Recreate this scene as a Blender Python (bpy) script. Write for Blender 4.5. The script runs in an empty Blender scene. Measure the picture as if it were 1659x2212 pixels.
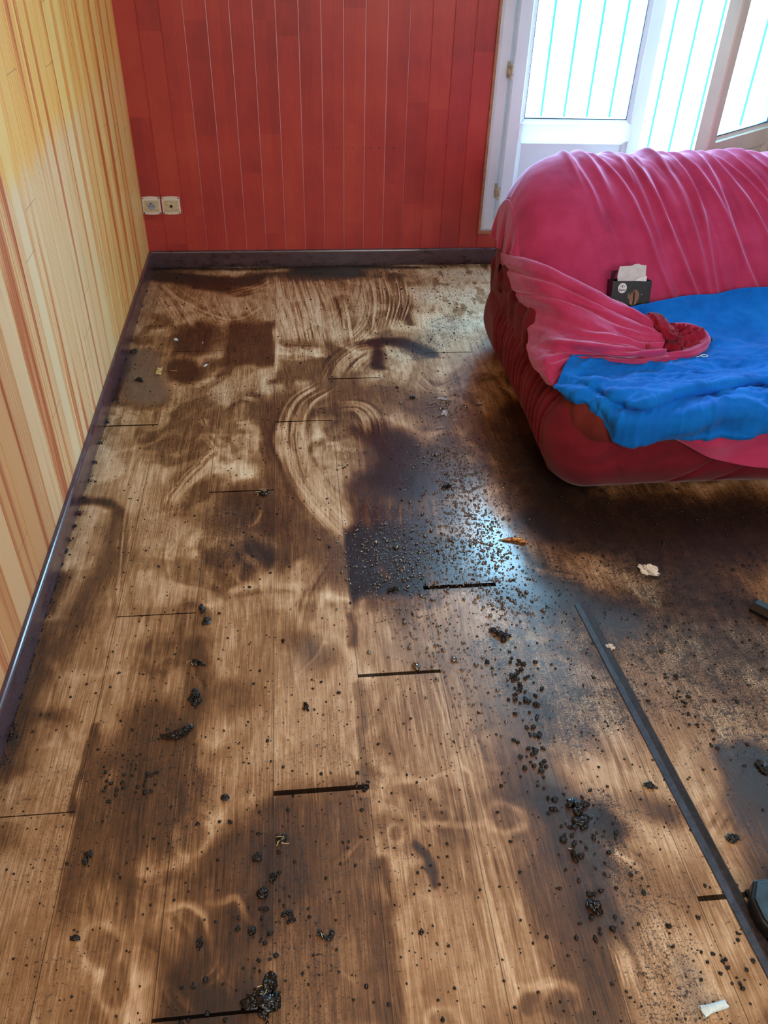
import bpy, bmesh, math, random
import numpy as np
from mathutils import Vector, Matrix

C = bpy.context.scene.collection
rng = np.random.default_rng(7)
random.seed(7)

# ------------------------------------------------------------------ camera
IMG_W, IMG_H, F_PX = 1659.0, 2212.0, 1779.7
YAW, PITCH, ROLL = -0.12335, -0.656755, -0.033939
EYE = np.array([0.670006, -3.902604, 1.5])

def _rot():
    cy, sy = math.cos(YAW), math.sin(YAW)
    cp, sp = math.cos(PITCH), math.sin(PITCH)
    cr, sr = math.cos(ROLL), math.sin(ROLL)
    Rz = np.array([[cy, -sy, 0], [sy, cy, 0], [0, 0, 1]])
    Rx = np.array([[1, 0, 0], [0, cp, -sp], [0, sp, cp]])
    Ry = np.array([[cr, 0, sr], [0, 1, 0], [-sr, 0, cr]])
    return Rz @ Rx @ Ry
ROT = _rot()

def at(u, v, axis=2, val=0.0):
    """point of the room seen at pixel (u, v) on the plane axis = val"""
    d = ROT @ np.array([(u - IMG_W / 2) / F_PX, 1.0, -(v - IMG_H / 2) / F_PX])
    return EYE + d * ((val - EYE[axis]) / d[axis])

cam_data = bpy.data.cameras.new('camera')
cam = bpy.data.objects.new('camera', cam_data)
C.objects.link(cam)
cam_data.sensor_fit = 'HORIZONTAL'
cam_data.sensor_width = 36.0
cam_data.lens = F_PX * 36.0 / IMG_W
cam_data.clip_start = 0.02
m = Matrix.Identity(4)
for r in range(3):
    m[r][0] = ROT[r][0]; m[r][1] = ROT[r][2]; m[r][2] = -ROT[r][1]; m[r][3] = EYE[r]
cam.matrix_world = m
bpy.context.scene.camera = cam

# ------------------------------------------------------------------ light
scene = bpy.context.scene
scene.view_settings.view_transform = 'Standard'
scene.view_settings.look = 'None'
scene.view_settings.gamma = 1.0
scene.view_settings.use_curve_mapping = False
scene.view_settings.exposure = 0.20
scene.cycles.use_denoising = True
scene.cycles.max_bounces = 8
scene.cycles.sample_clamp_indirect = 6.0

world = bpy.data.worlds.new('daylight')
scene.world = world
world.use_nodes = True
bg = world.node_tree.nodes['Background']
bg.inputs[0].default_value = (0.40, 0.73, 1.0, 1)
bg.inputs[1].default_value = 24.0

def area(name, loc, target, size, power, color, portal=False):
    l = bpy.data.lights.new(name, 'AREA')
    l.shape = 'RECTANGLE'; l.size, l.size_y = size
    l.energy = power; l.color = color
    o = bpy.data.objects.new(name, l); C.objects.link(o)
    o.location = loc
    o.rotation_euler = (Vector(target) - Vector(loc)).to_track_quat('-Z', 'Y').to_euler()
    if portal: l.cycles.is_portal = True
    return o
area('daylight_portal', (2.25, 0.16, 1.15), (2.25, -1, 1.15), (1.35, 2.0), 1, (1, 1, 1), True)
area('rear_fill_light', (1.9, -5.6, 1.9), (0.9, -1.5, 0.3), (1.8, 1.2), 44, (1.0, 0.96, 0.92))  # unseen area lamp added behind the camera as room fill
area('ceiling_fill_light', (1.3, -3.2, 2.42), (1.3, -3.2, 0), (0.5, 0.5), 8, (1.0, 0.86, 0.70))  # unseen warm lamp added below the ceiling as fill

# ------------------------------------------------------------------ helpers
def lin(c):
    return tuple(((x / 255.0) / 12.92 if x / 255.0 <= 0.04045 else ((x / 255.0 + 0.055) / 1.055) ** 2.4) for x in c) + (1.0,)

def link(name, me, mat=None, parent=None):
    o = bpy.data.objects.new(name, me); C.objects.link(o)
    if mat: me.materials.append(mat)
    if parent: o.parent = parent
    return o

def tag(o, label=None, cat=None, group=None, kind=None):
    if label: o['label'] = label
    if cat: o['category'] = cat
    if group: o['group'] = group
    if kind: o['kind'] = kind
    return o

def empty(name, loc=(0, 0, 0)):
    o = bpy.data.objects.new(name, None); C.objects.link(o)
    o.location = loc; o.empty_display_size = 0.05
    return o

def mesh(name, v, f, smooth=False):
    me = bpy.data.meshes.new(name)
    me.from_pydata([tuple(map(float, p)) for p in v], [], [tuple(map(int, q)) for q in f])
    me.update()
    if smooth:
        me.polygons.foreach_set('use_smooth', [True] * len(me.polygons))
    return me

class MB:
    """collects boxes and prisms into one mesh"""
    def __init__(s): s.v = []; s.f = []
    def add(s, v, f):
        n = len(s.v); s.v += [tuple(p) for p in v]; s.f += [tuple(i + n for i in q) for q in f]
        return s
    def box(s, a, b, M=None):
        x0, y0, z0 = a; x1, y1, z1 = b
        v = [(x0,y0,z0),(x1,y0,z0),(x1,y1,z0),(x0,y1,z0),(x0,y0,z1),(x1,y0,z1),(x1,y1,z1),(x0,y1,z1)]
        if M is not None: v = [tuple(M @ Vector(p)) for p in v]
        return s.add(v, [(0,3,2,1),(4,5,6,7),(0,1,5,4),(1,2,6,5),(2,3,7,6),(3,0,4,7)])
    def prism(s, poly, fn, t0, t1, caps=True):
        """extrude a closed 2D polygon; fn(p, t) -> 3D"""
        n = len(poly)
        v = [fn(p, t0) for p in poly] + [fn(p, t1) for p in poly]
        f = [(i, (i + 1) % n, n + (i + 1) % n, n + i) for i in range(n)]
        if caps: f += [tuple(range(n))[::-1], tuple(range(n, 2 * n))]
        return s.add(v, f)
    def build(s, name, mat, parent=None, bevel=0, smooth=False, seg=2):
        me = mesh(name, s.v, s.f, smooth)
        bm = bmesh.new(); bm.from_mesh(me); bmesh.ops.recalc_face_normals(bm, faces=bm.faces); bm.to_mesh(me); bm.free()
        o = link(name, me, mat, parent)
        if bevel:
            b = o.modifiers.new('bevel', 'BEVEL'); b.width = bevel; b.segments = seg; b.limit_method = 'ANGLE'
        return o

class NT:
    """small node-tree helper"""
    def __init__(s, name):
        s.m = bpy.data.materials.new(name); s.m.use_nodes = True
        s.t = s.m.node_tree; s.b = s.t.nodes['Principled BSDF']
        s.co = s.t.nodes.new('ShaderNodeTexCoord').outputs['Object']
    def n(s, typ, **kw):
        nd = s.t.nodes.new('ShaderNode' + typ)
        for k, v in kw.items(): setattr(nd, k, v)
        return nd
    def put(s, sock, v):
        if isinstance(v, bpy.types.NodeSocket): s.t.links.new(v, sock)
        else: sock.default_value = v
    def math(s, op, a, b=0.0, c=None, clamp=False):
        nd = s.n('Math', operation=op, use_clamp=clamp)
        s.put(nd.inputs[0], a); s.put(nd.inputs[1], b)
        if c is not None: s.put(nd.inputs[2], c)
        return nd.outputs[0]
    def noise(s, vec, scale=5, detail=4, rough=0.5, dist=0.0):
        nd = s.n('TexNoise')
        s.put(nd.inputs['Vector'], vec); nd.inputs['Scale'].default_value = scale
        nd.inputs['Detail'].default_value = detail; nd.inputs['Roughness'].default_value = rough
        nd.inputs['Distortion'].default_value = dist
        return nd.outputs['Fac']
    def map(s, vec, scale=(1, 1, 1), loc=(0, 0, 0)):
        nd = s.n('Mapping'); s.put(nd.inputs['Vector'], vec)
        nd.inputs['Scale'].default_value = scale; nd.inputs['Location'].default_value = loc
        return nd.outputs[0]
    def ramp(s, fac, stops):
        nd = s.n('ValToRGB'); s.put(nd.inputs[0], fac)
        e = nd.color_ramp.elements
        while len(e) < len(stops): e.new(0.5)
        for k, (p, c) in enumerate(stops):
            e[k].position = p; e[k].color = c if len(c) == 4 else tuple(c) + (1,)
        return nd.outputs[0]
    def rng(s, fac, a, b, c=0.0, d=1.0, smooth=False):
        nd = s.n('MapRange', interpolation_type='SMOOTHSTEP' if smooth else 'LINEAR')
        s.put(nd.inputs[0], fac)
        for k, v in zip((1, 2, 3, 4), (a, b, c, d)): nd.inputs[k].default_value = v
        return nd.outputs[0]
    def mix(s, fac, a, b, blend='MIX'):
        nd = s.n('Mix', data_type='RGBA', blend_type=blend)
        s.put(nd.inputs[0], fac); s.put(nd.inputs[6], a); s.put(nd.inputs[7], b)
        return nd.outputs[2]
    def xyz(s, vec):
        nd = s.n('SeparateXYZ'); s.put(nd.inputs[0], vec); return nd.outputs
    def comb(s, x=0.0, y=0.0, z=0.0):
        nd = s.n('CombineXYZ'); s.put(nd.inputs[0], x); s.put(nd.inputs[1], y); s.put(nd.inputs[2], z)
        return nd.outputs[0]
    def white(s, v):
        nd = s.n('TexWhiteNoise', noise_dimensions='1D'); s.put(nd.inputs['W'], v); return nd.outputs['Value']
    def attr(s, name):
        nd = s.n('Attribute', attribute_name=name); return nd.outputs['Fac']
    def bump(s, h, strength=0.3, dist=0.002):
        nd = s.n('Bump'); s.put(nd.inputs['Height'], h)
        nd.inputs['Strength'].default_value = strength; nd.inputs['Distance'].default_value = dist
        s.put(s.b.inputs['Normal'], nd.outputs[0])
    def set(s, **kw):
        names = dict(color='Base Color', rough='Roughness', metal='Metallic', spec='Specular IOR Level', coat='Coat Weight',
                     coat_rough='Coat Roughness', sheen='Sheen Weight', sheen_rough='Sheen Roughness', sheen_tint='Sheen Tint', trans='Transmission Weight')
        for k, v in kw.items(): s.put(s.b.inputs[names[k]], v)
        return s.m

def plain(name, rgb, rough=0.5, noise=0.12, scale=40, **kw):
    t = NT(name)
    n = t.noise(t.co, scale, 4)
    c = lin(rgb)
    d = tuple(x * (1 - noise * 2) for x in c[:3]) + (1,)
    l = tuple(min(1, x * (1 + noise)) for x in c[:3]) + (1,)
    return t.set(color=t.ramp(n, [(0.3, d), (0.7, l)]), rough=rough, **kw)

# numpy value noise
_tab = rng.random((256, 256))
def vnoise(x, y):
    xi = np.floor(x).astype(int); yi = np.floor(y).astype(int)
    fx = x - xi; fy = y - yi
    fx = fx * fx * (3 - 2 * fx); fy = fy * fy * (3 - 2 * fy)
    a = _tab[xi & 255, yi & 255]; b = _tab[(xi + 1) & 255, yi & 255]
    c = _tab[xi & 255, (yi + 1) & 255]; d = _tab[(xi + 1) & 255, (yi + 1) & 255]
    return a + (b - a) * fx + (c - a) * fy + (a - b - c + d) * fx * fy
def fbm(x, y, o=4):
    s = 0; a = 0.5; t = 0
    for k in range(o):
        s = s + a * vnoise(x * 2 ** k + 17.3 * k, y * 2 ** k + 9.1 * k); t += a; a *= 0.5
    return s / t
def sstep(x, a, b):
    t = np.clip((x - a) / (b - a), 0, 1); return t * t * (3 - 2 * t)

# ------------------------------------------------------------------ materials
def wood_boards(name, axis, pitch, off, ramp_stops, rough, grain_amt, patch):
    pass

PL_PITCH, PL_OFF = 0.0955, -2.17
RD_PITCH, RD_OFF = 0.0923, 0.0872

def mat_pine():
    t = NT('pine_boards')
    X = t.xyz(t.co)
    bi = t.math('FLOOR', t.math('DIVIDE', t.math('SUBTRACT', X[1], PL_OFF), PL_PITCH))
    r1 = t.white(bi); r2 = t.white(t.math('ADD', bi, 31.7))
    v = t.comb(t.math('MULTIPLY', bi, 7.13), t.math('MULTIPLY', X[1], 21.0), t.math('MULTIPLY', X[2], 0.6))
    g1 = t.noise(v, 1.0, 3, 0.5, 0.35)                 # broad heartwood bands
    v2 = t.comb(t.math('MULTIPLY', bi, 3.7), t.math('MULTIPLY', X[1], 115.0), t.math('MULTIPLY', X[2], 2.2))
    g2 = t.noise(v2, 1.0, 3, 0.6, 0.5)                 # fine rings
    wv = t.n('TexWave', wave_type='BANDS', bands_direction='Y')
    t.put(wv.inputs['Vector'], t.comb(t.math('MULTIPLY', bi, 5.0), t.math('ADD', t.math('MULTIPLY', X[1], 9.0), r2), t.math('MULTIPLY', X[2], 0.55)))
    wv.inputs['Scale'].default_value = 2.6; wv.inputs['Distortion'].default_value = 5.0
    wv.inputs['Detail'].default_value = 1.0; wv.inputs['Detail Scale'].default_value = 0.9
    band = t.rng(g1, 0.50, 0.66, 0, 1, True)
    fac = t.math('ADD', t.math('MULTIPLY', band, 0.55), t.math('MULTIPLY', t.math('SUBTRACT', g2, 0.42), 0.7))
    fac = t.math('ADD', fac, t.math('MULTIPLY', t.math('MULTIPLY', wv.outputs['Fac'], t.math('GREATER_THAN', r1, 0.5)), 0.26))
    fac = t.math('ADD', fac, t.math('MULTIPLY', t.math('SUBTRACT', r1, 0.5), 0.25), clamp=True)
    amber = t.ramp(fac, [(0.0, lin((255, 206, 120))), (0.35, lin((250, 178, 84))), (0.7, lin((224, 124, 52))), (1.0, lin((178, 72, 34)))])
    pale = t.ramp(fac, [(0.0, lin((250, 220, 178))), (0.35, lin((242, 194, 140))), (0.7, lin((224, 138, 88))), (1.0, lin((186, 88, 54)))])
    # the lower boards are paler up to a level line, except near the corner
    edge = t.math('ADD', X[2], t.math('MULTIPLY', t.math('SUBTRACT', t.noise(t.map(t.co, (1, 9, 2)), 1.6, 2), 0.5), 0.16))
    lowm = t.rng(edge, 0.84, 0.93, 1, 0, True)
    near = t.rng(X[1], -0.75, -1.35, 0.25, 1, True)
    col = t.mix(t.math('MULTIPLY', t.math('MULTIPLY', lowm, near), 0.85), amber, pale)
    # redder boards close to the camera
    red = t.rng(X[1], -1.55, -2.3, 0, 0.95, True)
    col = t.mix(t.math('MULTIPLY', red, t.rng(r2, 0.0, 0.75, 0.25, 1.0)), col, t.ramp(fac, [(0, lin((218, 156, 100))), (0.5, lin((188, 104, 60))), (1, lin((126, 50, 28)))]))
    pg = t.math('SUBTRACT', X[1], PL_OFF); pgd = t.math('ABSOLUTE', t.math('SUBTRACT', pg, t.math('MULTIPLY', t.math('ROUND', t.math('DIVIDE', pg, PL_PITCH)), PL_PITCH)))
    col = t.mix(t.math('MULTIPLY', t.math('LESS_THAN', pgd, 0.0014), t.rng(X[1], -0.6, -1.8, 0.45, 0.9)), col, lin((92, 44, 26)))
    # butt joints between board lengths
    zj = t.math('ADD', t.math('MULTIPLY', t.white(t.math('ADD', bi, 5.5)), 1.1), 0.12)
    jm = t.math('LESS_THAN', t.math('ABSOLUTE', t.math('SUBTRACT', X[2], zj)), 0.0011)
    col = t.mix(t.math('MULTIPLY', jm, 0.6), col, lin((120, 74, 40)))
    t.bump(g2, 0.15, 0.001)
    return t.set(color=col, rough=0.42)

def mat_red():
    t = NT('red_stained_boards')
    X = t.xyz(t.co)
    bi = t.math('FLOOR', t.math('DIVIDE', t.math('SUBTRACT', X[0], RD_OFF), RD_PITCH))
    seg = t.math('FLOOR', t.math('ADD', t.math('MULTIPLY', X[2], 2.3), t.math('MULTIPLY', t.white(bi), 3.0)))
    strip = t.math('FLOOR', t.math('MULTIPLY', X[0], 1 / RD_PITCH * 2.0))
    r1 = t.white(t.math('ADD', t.math('MULTIPLY', bi, 3.3), seg))
    r2 = t.white(t.math('ADD', t.math('MULTIPLY', strip, 5.3), seg))
    g = t.noise(t.comb(t.math('MULTIPLY', X[0], 210), t.math('MULTIPLY', bi, 3.1), t.math('MULTIPLY', X[2], 9.0)), 1.0, 4, 0.6, 0.3)
    big = t.noise(t.map(t.co, (2.5, 1, 2.5)), 2.0, 4, 0.55)
    f = t.math('ADD', t.math('MULTIPLY', r1, 0.15), t.math('MULTIPLY', r2, 0.10))
    f = t.math('ADD', f, t.math('MULTIPLY', g, 0.34))
    f = t.math('ADD', f, t.math('MULTIPLY', big, 0.50))
    col = t.ramp(f, [(0.28, lin((140, 42, 44))), (0.55, lin((178, 58, 54))), (0.85, lin((200, 80, 62)))])
    # thin pale line in the middle grooves: bevel reflection painted into the colour
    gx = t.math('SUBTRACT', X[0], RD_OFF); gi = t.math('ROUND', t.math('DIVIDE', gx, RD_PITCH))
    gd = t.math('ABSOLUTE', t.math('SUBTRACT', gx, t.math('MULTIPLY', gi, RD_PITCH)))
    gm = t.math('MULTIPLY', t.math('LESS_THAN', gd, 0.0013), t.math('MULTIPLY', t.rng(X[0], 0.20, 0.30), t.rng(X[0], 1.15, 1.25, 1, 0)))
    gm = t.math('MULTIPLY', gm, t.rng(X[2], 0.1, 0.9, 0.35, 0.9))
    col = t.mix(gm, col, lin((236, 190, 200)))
    # row of dark rub marks
    zz = t.math('ABSOLUTE', t.math('SUBTRACT', X[2], 0.535))
    xr = t.math('MULTIPLY', t.rng(X[0], 0.78, 0.80), t.rng(X[0], 1.18, 1.22, 1, 0))
    rub = t.math('MULTIPLY', t.math('LESS_THAN', zz, 0.004), t.rng(t.noise(t.map(t.co, (60, 60, 60)), 1, 2), 0.52, 0.62))
    col = t.mix(t.math('MULTIPLY', t.math('MULTIPLY', rub, xr), 0.65), col, lin((52, 40, 52)))
    # soot scuffs close to the baseboard
    sc = t.rng(t.noise(t.map(t.co, (30, 30, 75)), 1, 5, 0.7), 0.60, 0.68)
    low = t.rng(X[2], 0.10, 0.24, 1, 0)
    col = t.mix(t.math('MULTIPLY', t.math('MULTIPLY', sc, low), 0.75), col, lin((60, 30, 34)))
    t.bump(g, 0.2, 0.001)
    return t.set(color=col, rough=0.38)

def fabric(name, dark, mid, light, sheen=0.5, tint=(1, 1, 1, 1), fold_attr=True):
    t = NT(name)
    n = t.noise(t.co, 9, 5, 0.6); w = t.noise(t.co, 900, 2, 0.5)
    col = t.ramp(n, [(0.25, lin(dark)), (0.5, lin(mid)), (0.8, lin(light))])
    soot = t.attr('soot')
    sm = t.rng(t.math('ADD', soot, t.math('MULTIPLY', t.math('SUBTRACT', t.noise(t.co, 190, 4, 0.7), 0.5), 1.1)), 0.55, 0.8)
    col = t.mix(sm, col, lin((26, 16, 20)))
    t.bump(w, 0.25, 0.0006)
    t.b.inputs['Sheen Tint'].default_value = tint
    return t.set(color=col, rough=0.85, sheen=sheen, sheen_rough=0.4, spec=0.2)

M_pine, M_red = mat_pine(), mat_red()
M_pink = fabric('pink_cotton', (162, 42, 82), (184, 54, 98), (198, 68, 114), 0.9, (0.9, 0.7, 1.0, 1))
M_crimson = fabric('crimson_cotton', (118, 14, 34), (150, 22, 50), (176, 36, 66), 0.2)
M_sofa = fabric('red_upholstery', (88, 16, 28), (110, 22, 36), (130, 30, 44), 0.15)
M_sofa_dirty = fabric('brown_red_upholstery', (84, 28, 22), (104, 36, 30), (124, 46, 38), 0.1)
M_blue = fabric('blue_cotton', (0, 90, 180), (0, 108, 204), (14, 124, 218), 0.12, (0.7, 0.9, 1, 1))
def pvc(name, rgb, tr):
    m_ = plain(name, rgb, 0.28, 0.03, 6); t = m_.node_tree
    tl = t.nodes.new('ShaderNodeBsdfTranslucent'); tl.inputs[0].default_value = (0.9, 0.95, 1, 1)
    mx = t.nodes.new('ShaderNodeMixShader'); mx.inputs[0].default_value = tr
    t.links.new(t.nodes['Principled BSDF'].outputs[0], mx.inputs[1]); t.links.new(tl.outputs[0], mx.inputs[2])
    t.links.new(mx.outputs[0], t.nodes['Material Output'].inputs[0])
    return m_
M_pvc = pvc('white_pvc', (226, 228, 234), 0.10)
M_pvc_warm_lit = plain('warm_lit_pvc', (216, 212, 196), 0.25, 0.05, 6)  # white plastic with warm room light put into its colour
M_gasket = plain('dark_gasket', (30, 60, 90), 0.5)
M_batten = plain('tan_wood_batten', (176, 120, 92), 0.5, 0.15, 60)
M_hinge = plain('ivory_hinge', (200, 192, 172), 0.4, 0.2, 90)
M_baseboard = None
M_plaster = plain('white_plaster', (232, 228, 218), 0.8, 0.03, 5)
M_black = plain('black_plastic', (16, 17, 20), 0.3, 0.2, 60)
M_bluegrey = plain('blue_grey_plastic', (54, 78, 92), 0.35, 0.2, 60)
M_dark = plain('dark_hole', (8, 8, 9), 0.6)
M_paper = plain('white_paper', (228, 218, 206), 0.8, 0.12, 120)
M_tube = plain('white_plastic', (214, 232, 234), 0.35, 0.08, 200)
M_card = plain('black_card', (10, 16, 28), 0.35, 0.2, 60)
M_cardin = plain('grey_white_card', (206, 206, 212), 0.7, 0.05, 60)
M_bean = plain('brown_bean_print', (150, 104, 84), 0.5, 0.35, 160)
M_gold = plain('gold_print', (128, 116, 78), 0.4, 0.2, 200)
M_logo = plain('white_print', (228, 230, 240), 0.5, 0.03, 100)
M_ink = plain('black_print', (22, 22, 26), 0.5, 0.03, 100)
M_straw = plain('straw_splinter', (196, 176, 128), 0.5, 0.2, 200)

def mat_baseboard():
    t = NT('plum_painted_baseboard')
    n = t.noise(t.map(t.co, (6, 6, 14)), 3, 5, 0.6)
    col = t.ramp(n, [(0.3, lin((58, 38, 48))), (0.7, lin((84, 58, 68)))])
    X = t.xyz(t.co)
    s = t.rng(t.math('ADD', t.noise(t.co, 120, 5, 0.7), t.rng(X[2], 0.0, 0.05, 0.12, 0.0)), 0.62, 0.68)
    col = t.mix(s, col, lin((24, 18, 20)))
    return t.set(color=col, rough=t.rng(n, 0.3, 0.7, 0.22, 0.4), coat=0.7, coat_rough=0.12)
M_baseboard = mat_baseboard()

def mat_wet_char():
    t = NT('wet_char')
    n = t.noise(t.co, 160, 5, 0.6)
    t.bump(t.noise(t.co, 300, 3, 0.5), 0.35, 0.0015)
    return t.set(color=t.ramp(n, [(0.35, lin((4, 4, 5))), (0.8, lin((20, 15, 13)))]), rough=0.12, spec=0.4, coat=0.2, coat_rough=0.05)
M_char = mat_wet_char()

def mat_bead():
    t = NT('sooty_water')
    n = t.noise(t.co, 60, 3)
    return t.set(color=t.ramp(n, [(0.3, lin((14, 9, 8))), (0.7, lin((44, 30, 22)))]), rough=0.05, spec=1.0, coat=1.0, coat_rough=0.04)
M_bead = mat_bead(); M_bead.node_tree.nodes['Principled BSDF'].inputs['Coat IOR'].default_value = 2.1
M_film = plain('soggy_pale_film', (176, 170, 164), 0.25, 0.15, 120)

def mat_glass():
    t = NT('window_glass')
    tr = t.n('BsdfTransparent'); tr.inputs[0].default_value = (0.90, 0.98, 1.0, 1)
    gl = t.n('BsdfGlossy'); gl.inputs['Roughness'].default_value = 0.02
    lw = t.n('LayerWeight'); lw.inputs[0].default_value = 0.5
    fr = t.math('ADD', 0.05, t.math('MULTIPLY', t.math('POWER', lw.outputs['Facing'], 4.0), 0.6), clamp=True)
    mx = t.n('MixShader')
    t.t.links.new(fr, mx.inputs[0]); t.t.links.new(tr.outputs[0], mx.inputs[1]); t.t.links.new(gl.outputs[0], mx.inputs[2])
    t.t.links.new(mx.outputs[0], t.t.nodes['Material Output'].inputs[0])
    return t.m
M_glass = mat_glass()

# ------------------------------------------------------------------ floor planks
PW, PX0 = 0.1975, -0.0075
JOINTS = [(a_, b_, c_ * .78) for a_, b_, c_ in [  # plank column, y of the end joint, gap width
    (0, -1.434, .0045), (0, -2.908, .0016), (1, -0.890, .0016), (1, -2.358, .0022), (2, -1.838, .003), (2, -3.309, .004),
    (3, -1.440, .0035), (3, -2.900, .0075), (4, -1.143, .004), (4, -2.600, .0065), (5, -2.309, .009), (6, -0.95, .003), (7, -3.192, .0065), (8, -3.192, .0065)]]

def mat_floor():
    t = NT('wet_dirty_wood_planks')
    X = t.xyz(t.co)
    pc = t.math('DIVIDE', t.math('SUBTRACT', X[0], PX0), PW)
    pi = t.math('FLOOR', pc)
    px = t.math('MULTIPLY', t.math('SUBTRACT', pc, pi), PW)
    ex = t.math('MINIMUM', px, t.math('SUBTRACT', PW, px))
    r1 = t.white(t.math('ADD', pi, 0.5))
    wob = t.math('MULTIPLY', t.noise(t.map(t.co, (4, 1.2, 1)), 2.0, 3, 0.5), 5.0)
    fine = t.noise(t.comb(t.math('ADD', t.math('MULTIPLY', X[0], 330), wob), t.math('ADD', t.math('MULTIPLY', X[1], 11), t.math('MULTIPLY', pi, 9.7)), 0.0), 1.0, 4, 0.65, 0.25)
    mid = t.noise(t.comb(t.math('ADD', t.math('MULTIPLY', X[0], 60), wob), t.math('ADD', t.math('MULTIPLY', X[1], 3.0), t.math('MULTIPLY', pi, 4.7)), 0.0), 1.0, 4, 0.6, 0.8)
    d = t.attr('dirt_shade'); g = t.attr('grit'); gr = t.attr('gray'); st = t.attr('streak')
    n1 = t.noise(t.co, 16, 6, 0.65); n2 = t.noise(t.co, 75, 5, 0.7)
    f = t.math('ADD', d, t.math('MULTIPLY', t.math('SUBTRACT', fine, 0.5), 0.62))
    f = t.math('ADD', f, t.math('MULTIPLY', t.math('SUBTRACT', mid, 0.5), 0.26))
    f = t.math('ADD', f, t.math('MULTIPLY', t.math('SUBTRACT', n1, 0.5), 0.20))
    f = t.math('ADD', f, t.math('MULTIPLY', t.math('SUBTRACT', n2, 0.5), 0.16))
    f = t.math('ADD', f, t.math('MULTIPLY', t.math('SUBTRACT', r1, 0.5), 0.07))
    f = t.math('SUBTRACT', f, t.math('MULTIPLY', st, 0.22), clamp=True)
    col = t.ramp(f, [(0.0, lin((240, 216, 182))), (0.18, lin((206, 170, 132))), (0.36, lin((158, 117, 78))), (0.54, lin((108, 73, 43))), (0.72, lin((60, 38, 22))), (0.90, lin((27, 18, 14))), (1.0, lin((11, 9, 9)))])
    # scummy grey film
    col = t.mix(t.math('MULTIPLY', gr, t.rng(n1, 0.3, 0.7, 0.55, 0.95)), col, t.mix(fine, lin((120, 112, 104)), lin((160, 150, 138))))
    # seams and end joints
    seam = t.math('LESS_THAN', ex, 0.0008)
    col = t.mix(t.math('MULTIPLY', seam, 0.75), col, lin((34, 22, 14)))
    lip = t.math('MULTIPLY', t.math('LESS_THAN', t.math('ABSOLUTE', t.math('SUBTRACT', px, 0.0022)), 0.0009), t.rng(d, 0.25, 0.8, 0.35, 0.0))
    col = t.mix(lip, col, lin((196, 150, 96)))
    gap = None
    for c, y, w in JOINTS:
        a = t.math('LESS_THAN', t.math('ABSOLUTE', t.math('SUBTRACT', X[1], y)), w)
        b = t.math('COMPARE', pi, float(c), 0.1)
        q = t.math('MULTIPLY', a, b)
        gap = q if gap is None else t.math('MAXIMUM', gap, q)
    col = t.mix(t.math('MULTIPLY', gap, 0.93), col, lin((10, 9, 10)))
    # grit specks
    sp = t.noise(t.co, 300, 3, 0.75); sp2 = t.noise(t.co, 120, 4, 0.75)
    th = t.math('SUBTRACT', 0.75, t.math('MULTIPLY', g, 0.31))
    s1 = t.math('MULTIPLY', t.math('SUBTRACT', sp, th), 24.0, clamp=True)
    s2 = t.math('MULTIPLY', t.math('SUBTRACT', sp2, t.math('SUBTRACT', th, 0.035)), 18.0, clamp=True)
    s = t.math('MAXIMUM', s1, t.math('MULTIPLY', s2, t.rng(t.noise(t.co, 34, 3, 0.6), 0.42, 0.56)))
    col = t.mix(t.math('MULTIPLY', s, 0.88), col, lin((20, 15, 13)))
    # wetness
    wet = t.attr('wet')
    rough = t.math('SUBTRACT', 0.50, t.math('MULTIPLY', wet, 0.28))
    rough = t.math('ADD', rough, t.math('MULTIPLY', s, 0.06))
    rough = t.math('MAXIMUM', rough, t.math('MULTIPLY', gap, 0.95))
    h = t.math('ADD', t.math('MULTIPLY', fine, 0.5), t.math('MULTIPLY', s, 0.9))
    h = t.math('SUBTRACT', h, t.math('MULTIPLY', gap, 3.0))
    h = t.math('SUBTRACT', h, t.math('MULTIPLY', seam, 1.0))
    bp = t.n('Bump'); t.put(bp.inputs['Height'], h); t.put(bp.inputs['Strength'], t.math('SUBTRACT', 0.34, t.math('MULTIPLY', wet, 0.16)))
    bp.inputs['Distance'].default_value = 0.0015
    t.put(t.b.inputs['Normal'], bp.outputs[0])
    return t.set(color=col, rough=rough, spec=t.math('MULTIPLY', t.math('ADD', 0.22, t.math('MULTIPLY', wet, 0.75)), t.math('SUBTRACT', 1.0, gap)), coat=t.math('MULTIPLY', t.math('MULTIPLY', t.rng(wet, 0.80, 0.97), 0.95), t.math('SUBTRACT', 1.0, gap)), coat_rough=0.14)
M_floor = mat_floor()

# floor grid: fine where it shows, with the dirt written as attributes
fx = np.concatenate([np.arange(-0.02, 2.62, 0.0034), np.arange(2.62, 4.3, 0.08)])
fy = np.concatenate([np.arange(-6.0, -3.62, 0.08), np.arange(-3.62, -0.004, 0.0036), [0.0, 0.15]])
GX, GY = np.meshgrid(fx, fy)
SH = GX.shape
WX = GX + (fbm(GX * 7, GY * 7, 3) - 0.5) * 0.05 + (fbm(GX * 30 + 5, GY * 22, 2) - 0.5) * 0.012
WY = GY + (fbm(GX * 7 + 40, GY * 7 + 9, 3) - 0.5) * 0.05 + (fbm(GX * 30 + 25, GY * 22 + 3, 2) - 0.5) * 0.012
dirt_shade = 0.42 + (fbm(GX * 4, GY * 3, 4) - 0.5) * 0.30 + (fbm(GX * 14, GY * 3.0, 4) - 0.5) * 0.10
wet = 0.30 + 0 * GX
grit = 0.35 + (fbm(GX * 5 + 9, GY * 5, 4) - 0.5) * 0.5
gray = 0 * GX
streak = 0 * GX

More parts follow.
